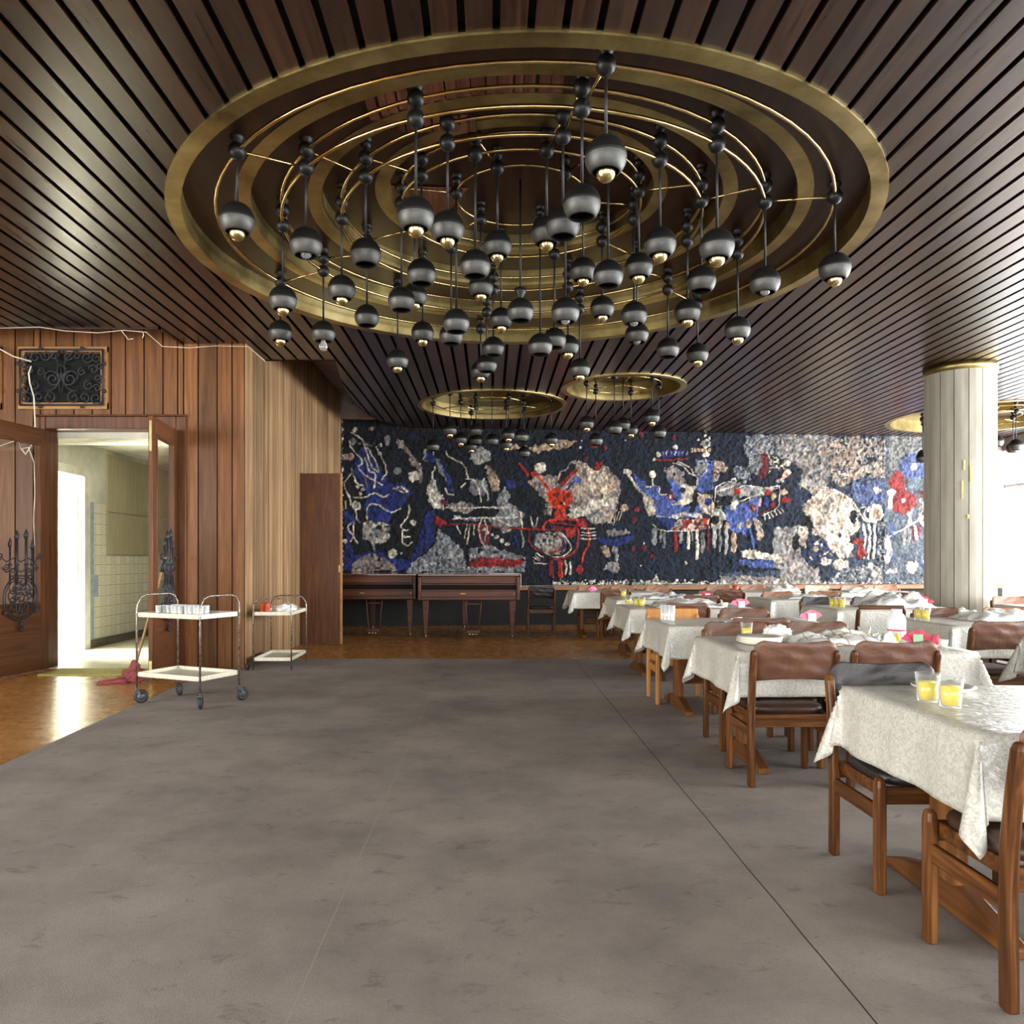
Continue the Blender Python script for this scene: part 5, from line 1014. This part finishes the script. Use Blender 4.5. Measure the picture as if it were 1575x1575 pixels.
w = N('piano_lid_gloss', .16, 0., (.36, .2, .12)); w.b.inputs['Coat Weight'].default_value = .8; f = w.noise(w.coord((1, 9, 1)), 3, 4); w.color(w.ramp(f, [(.3, (.30, .17, .1)), (.7, (.42, .25, .15))])); M['piano_lid'] = w.m
M['piano_lid'] = M['piano_lid']
piano(643, 799, 12.3, 'right-hand brown grand piano with closed lid before the tapestry', 14.3)
piano(492, 640, 12.55, 'left-hand brown grand piano, partly hidden behind the veneered door', 14.15)
mb = MB(); x0, x1 = (752-PX)/F*12.3, (800-PX)/F*12.3; mb.box(x0, x1+.01, 12.27, 13.1, 1.014, 1.018); mb.box(x1+.008, x1+.014, 12.25, 13.0, .80, 1.018); o = mb.build('piano_cover', 'white_card'); tag(o, 'white cloth folded over the right end of the right-hand piano', 'cloth')
# ============================================================ SERVING TROLLEYS
def trolley(c, ang, lab, L=.70, Wd=.45, lift=.135, wheels=(1, 1, 1, 1)):
    e = empty('serving_trolley', (c[0], c[1], FZ), ang); tag(e, lab, 'trolley'); hl, hw = L/2, Wd/2
    for z, nm in ((.10+lift, 'tray'), (.61+lift, 'tray')):
        mb = MB(); mb.box(-hl, hl, -hw, hw, z, z+.006)
        for (a, b, c_, d) in ((-hl, hl, -hw, -hw+.014), (-hl, hl, hw-.014, hw), (-hl, -hl+.014, -hw, hw), (hl-.014, hl, -hw, hw)): mb.box(a, b, c_, d, z-.004, z+.036)
        mb.box(-hl-.004, hl+.004, -hw-.004, -hw, z+.012, z+.018); mb.box(-hl-.004, hl+.004, hw, hw+.004, z+.012, z+.018)
        mb.build(nm, 'enamel', e, bevel=.003)
    k = 0
    for s_ in (-1, 1):        # hoop at each short end: two posts joined by the bent handle
        x = s_*(hl+.008); pts = [(x, -hw-.002, lift-.03), (x, -hw-.002, .66+lift), (x, -hw+.004, .72+lift), (x, -hw+.04, .775+lift), (x, -hw+.1, .795+lift), (x, hw-.1, .795+lift), (x, hw-.04, .775+lift), (x, hw-.004, .72+lift), (x, hw+.002, .66+lift), (x, hw+.002, lift-.03)]
        MB().tube(pts, .0085, 10).build('frame_hoop', 'chrome', e)
        for t_ in (-1, 1):
            if wheels[k]:
                cx_, cy_ = x, t_*(hw+.002); a = [.9, -.4, 2.2, 1.4][k]; ox, oy = .035*math.cos(a), .035*math.sin(a)
                mb = MB(); mb.T = Matrix.Translation((cx_+ox, cy_+oy, .058)) @ Matrix.Rotation(a, 4, 'Z') @ Matrix.Rotation(PI/2, 4, 'X')
                mb.lathe([(.022, -.014), (.050, -.014), (.058, -.007), (.058, .007), (.050, .014), (.022, .014)], 24, closed=True); wl = mb.build('caster_wheel', 'rubber', e)
                mb.f = []; mb.v = []; mb.mi = []; mb.sm = []; mb.lathe([(.001, -.012), (.03, -.0155), (.03, .0155), (.001, .012)], 16)
                mb.T = Matrix.Identity(4); mb.tube([(cx_, cy_, lift), (cx_, cy_, .115)], .012, 8)
                mb.T = Matrix.Translation((cx_, cy_, 0)) @ Matrix.Rotation(a, 4, 'Z'); mb.hexa([(-.018, -.018, .10), (.02, -.018, .10), (.02, -.015, .10), (-.018, -.015, .10)], [(-.018, -.018, .12), (.02, -.018, .12), (.02, -.015, .12), (-.018, -.015, .12)])
                mb.box(-.02, .02, -.02, .02, .108, .118); mb.hexa([(.03, -.02, .05), (.042, -.02, .05), (.042, -.017, .05), (.03, -.017, .05)], [(-.01, -.02, .115), (.02, -.02, .115), (.02, -.017, .115), (-.01, -.017, .115)]); mb.hexa([(.03, .017, .05), (.042, .017, .05), (.042, .02, .05), (.03, .02, .05)], [(-.01, .017, .115), (.02, .017, .115), (.02, .02, .115), (-.01, .02, .115)])
                mb.build('caster_fork', 'hub', wl)
            k += 1
    return e
tc = Vector((-2.615, 6.745, 0)); ta = math.radians(-24.3)
trolley(tc, ta, 'worn cream serving trolley with empty glasses, standing on the carpet edge')
rr = random.Random(4); k = 0; rows = [(-.235+.052*i, j*.058-.1) for j in range(4) for i in range(9)]
glsp = None
for i, (u, v) in enumerate(rows):
    if rr.random() < .18: continue
    u += rr.uniform(-.008, .008); v += rr.uniform(-.006, .006); X = tc.x+u*math.cos(ta)-v*math.sin(ta); Yy = tc.y+u*math.sin(ta)+v*math.cos(ta)
    if glsp is None: glsp = MB().lathe([(.001, .002), (.021, .002), (.022, .004), (.0235, .085), (.0225, .085), (.020, .007), (.001, .006)], 18).build('drinking_glass', 'glass_white'); o = glsp
    else: o = glsp.copy(); COL.objects.link(o)
    o.location = (X, Yy, FZ+.752); tag(o, 'empty clear tumbler in the cluster on the cream serving trolley', 'glass', 'empty glasses on the trolley')
t2 = Vector((-2.45, 9.10, 0)); a2 = math.radians(90+1)
trolley(t2, a2, 'lower cream trolley against the pale board wall', L=.74, Wd=.42, lift=.0, wheels=(0, 0, 0, 0))
mb = MB(); mb.T = Matrix.Translation((-2.70, 8.66, FZ+.045)) @ Matrix.Rotation(PI/2, 4, 'Y'); mb.lathe([(.001, -.012), (.04, -.014), (.044, 0), (.04, .014), (.001, .012)], 20); o = mb.build('loose_wheel', 'rubber'); tag(o, 'small black caster wheel on the carpet by the lower trolley', 'wheel')
for k, (dx, dy) in enumerate(((-.14, -.24), (-.08, -.27), (-.11, -.17))):
    e = empty('clay_pot', (t2.x+dx, t2.y+dy, FZ+.62)); mb = MB(); mb.lathe([(.001, .002), (.026, .002), (.031, .03), (.028, .055), (.031, .06), (.026, .09), (.028, .095), (.022, .125), (.001, .128)], 20); mb.build('pot_body', 'terracotta', e); tag(e, 'ribbed orange clay pot on the lower trolley, %s of three' % ['left', 'front', 'back'][k], 'pot')
blob(t2.x+.06, t2.y-.05, FZ+.618, (.13, .17, .055), 'crumpled clear plastic bag on the lower trolley', 'plastic_bag', 'film', 'plastic bag', 14, .3)
# ============================================================ BROOM, MAT
a = Vector((-3.62, 7.93, .14)); b = Vector((-3.585, 8.10, 1.27))
e = empty('mop', (a.x, a.y, 0)); tag(e, 'mop with a wooden handle and red rag, leaning on the right door leaf', 'mop')
a_, b_ = a-e.location, b-e.location; b_ = Vector((.18, .32, 1.27)); 
mb = MB(); mb.tube([a_, b_], .0135, 10); mb.build('handle', 'broom_wood', e)
mb = MB(); q = a_+(b_-a_)*.86; mb.tube([q, a_+(b_-a_)*.98], .019, 10); mb.build('handle_grip', 'rubber', e)
mb = MB(); bm = bmesh.new(); bmesh.ops.create_icosphere(bm, subdivisions=4, radius=1.)
for v in bm.verts:
    p = v.co.copy(); d = 1+.22*mnoise.noise(p*2.5)+.12*mnoise.noise(p*7); v.co = Vector((p.x*.13, p.y*.10, p.z*.085))*d; v.co.z = max(v.co.z, -.075)+.078
    if p.z > .5: v.co.x *= .55; v.co.y *= .55; v.co.z += (p.z-.5)*.12
mb.add([v.co.copy() for v in bm.verts], [[v.index for v in f.verts] for f in bm.faces], True); bm.free()
for s_ in range(7): mb.tube([(-.05, -.02*s_+.05, .03), (-.17-.02*(s_ % 3), -.03*s_+.05, .018), (-.28-.03*(s_ % 2), -.035*s_+.02, .012)], [.03, .02, .011], 8)
mb.build('mop_rag', 'rag', e)
mb = MB(); mb.box(-4.86, -3.80, 8.36, 8.86, .001, .012); o = mb.build('door_mat', 'mat'); tag(o, 'flat yellow-green mat at the open doorway', 'mat')
# ============================================================ VENT GRILLES, CABLES
def vent(xa, xb, z0, z1, lab):
    e = empty('vent_grille', ((xa+xb)/2, WY-.03, (z0+z1)/2)); tag(e, lab, 'vent grille'); w2, h2 = (xb-xa)/2, (z1-z0)/2
    mb = MB(); f_ = .075
    mb.box(-w2, w2, -.03, .01, -h2, -h2+f_); mb.box(-w2, w2, -.03, .01, h2-f_*.8, h2); mb.box(-w2, -w2+f_, -.032, .01, -h2, h2); mb.box(w2-f_, w2, -.032, .01, -h2, h2); mb.build('wooden_frame', 'raw_wood', e, bevel=.003)
    MB().box(-w2+f_*.8, w2-f_*.8, -.004, .008, -h2+f_, h2-f_).build('dark_opening', 'dark_void', e)
    mb = MB(); y = -.055; a, b = w2*.93, h2*.88
    for q in ([(-a, y, -b), (a, y, -b)], [(-a, y, b), (a, y, b)], [(-a, y, -b), (-a, y, b)], [(a, y, -b), (a, y, b)]): mb.tube(q, .011, 6)
    R = h2*.42
    for s_ in (-1, 1):
        mb.tube(spiral(s_*R*.62, -.02, R*.62, 1.5, PI/2, s_, y=y), .010, 6); mb.tube(spiral(s_*R*.95, -.01, R*1.0, .9, -PI/2+s_*.3, -s_, y=y), .008, 6)
        mb.tube([(s_*R*.2, y, b), (s_*R*.30, y, b*.2), (s_*R*.06, y, -b*.55)], .008, 6)
        mb.tube([(s_*.01, y, b), (s_*R*.45, y, b*.72), (s_*R*.2, y, b*.45)], .007, 6)
        for (u, v, r_, t0) in ((.62, .72, .20, 0), (.85, .68, .16, 1), (.78, .28, .17, 2), (.88, -.05, .15, 3), (.66, -.30, .17, 1), (.86, -.40, .14, 2), (.84, -.76, .22, 0), (.55, -.72, .18, 3), (.30, -.74, .22, 1), (.36, .78, .17, 2), (.16, .76, .15, 0), (.5, .2, .14, 1), (.93, .42, .12, 0)):
            mb.tube(spiral(s_*u*a, v*b, r_*h2, 1.25, t0*PI/2, s_ if t0 % 2 else -s_, y=y, n=18), .0085, 6)
            mb.tube([(s_*u*a, y, v*b+r_*h2*.9), (s_*(u*a+.03), y, v*b+r_*h2*.2)], .006, 5)
    for (u, v) in ((-.5, 1.04), (.5, 1.04), (-.5, -1.06), (.5, -1.06), (-1.04, .5), (-1.04, -.5), (1.04, .5), (1.04, -.5)): mb.ball((u*a, y, v*b), .022, 8, 6)
    mb.tube([(0, y, -b*.1), (0, y, b*.42)], .009, 6); mb.tube([(-.06, y, b*.3), (0, y, b*.46), (.06, y, b*.3)], .008, 6)
    mb.build('iron_scrollwork', 'iron', e)
vent(-5.36, -4.35, 2.95, 3.66, 'rectangular iron scroll vent in a raw wood frame above the door')
vent(-6.55, -5.56, 2.95, 3.66, 'second vent grille, just its wooden edge showing at the left border')
mb = MB(); P_ = lambda px, py: (lambda q: (q[0], WY-.10, q[2]))(at(px, py, WY-.1))
mb.tube([P_(-30, 520), P_(0, 537), P_(20, 548), P_(48, 556)], .008, 6); mb.tube([P_(48, 563), P_(44, 574), P_(46, 590), P_(52, 610), P_(54, 652), P_(52, 680), P_(40, 698), P_(34, 690), P_(44, 688), P_(53, 712), P_(54, 760), P_(52, 800), P_(54, 840)], .008, 6)
mb.tube([P_(0, 686), P_(28, 676), P_(32, 690), P_(40, 700)], .006, 6)
o = mb.build('cable', 'cable'); tag(o, 'white cable hanging past the iron vent and down behind the left door', 'cable')
mb = MB(); mb.tube([at(x_, y_+3, 8.12) for x_, y_ in ((-10, 502), (60, 500), (100, 506), (150, 509), (190, 505), (225, 508), (250, 530), (275, 531), (290, 532))]+[at(x_, y_, 8.7) for x_, y_ in ((330, 532), (382, 533), (408, 556))], .0035, 5)
mb.tube([at(x_, y_+3, 8.12) for x_, y_ in ((186, 505), (192, 512), (197, 519), (205, 518))], .004, 5); mb.tube([at(x_, y_+3, 8.12) for x_, y_ in ((219, 507), (221, 512), (219, 517))], .004, 5)
o = mb.build('string_wire', 'cable'); tag(o, 'thin pale wire strung along the top of the board wall', 'wire')
for kk, o in CP.items():
    if kk not in used:
        for ch_ in list(o.children): bpy.data.objects.remove(ch_)
        bpy.data.objects.remove(o)
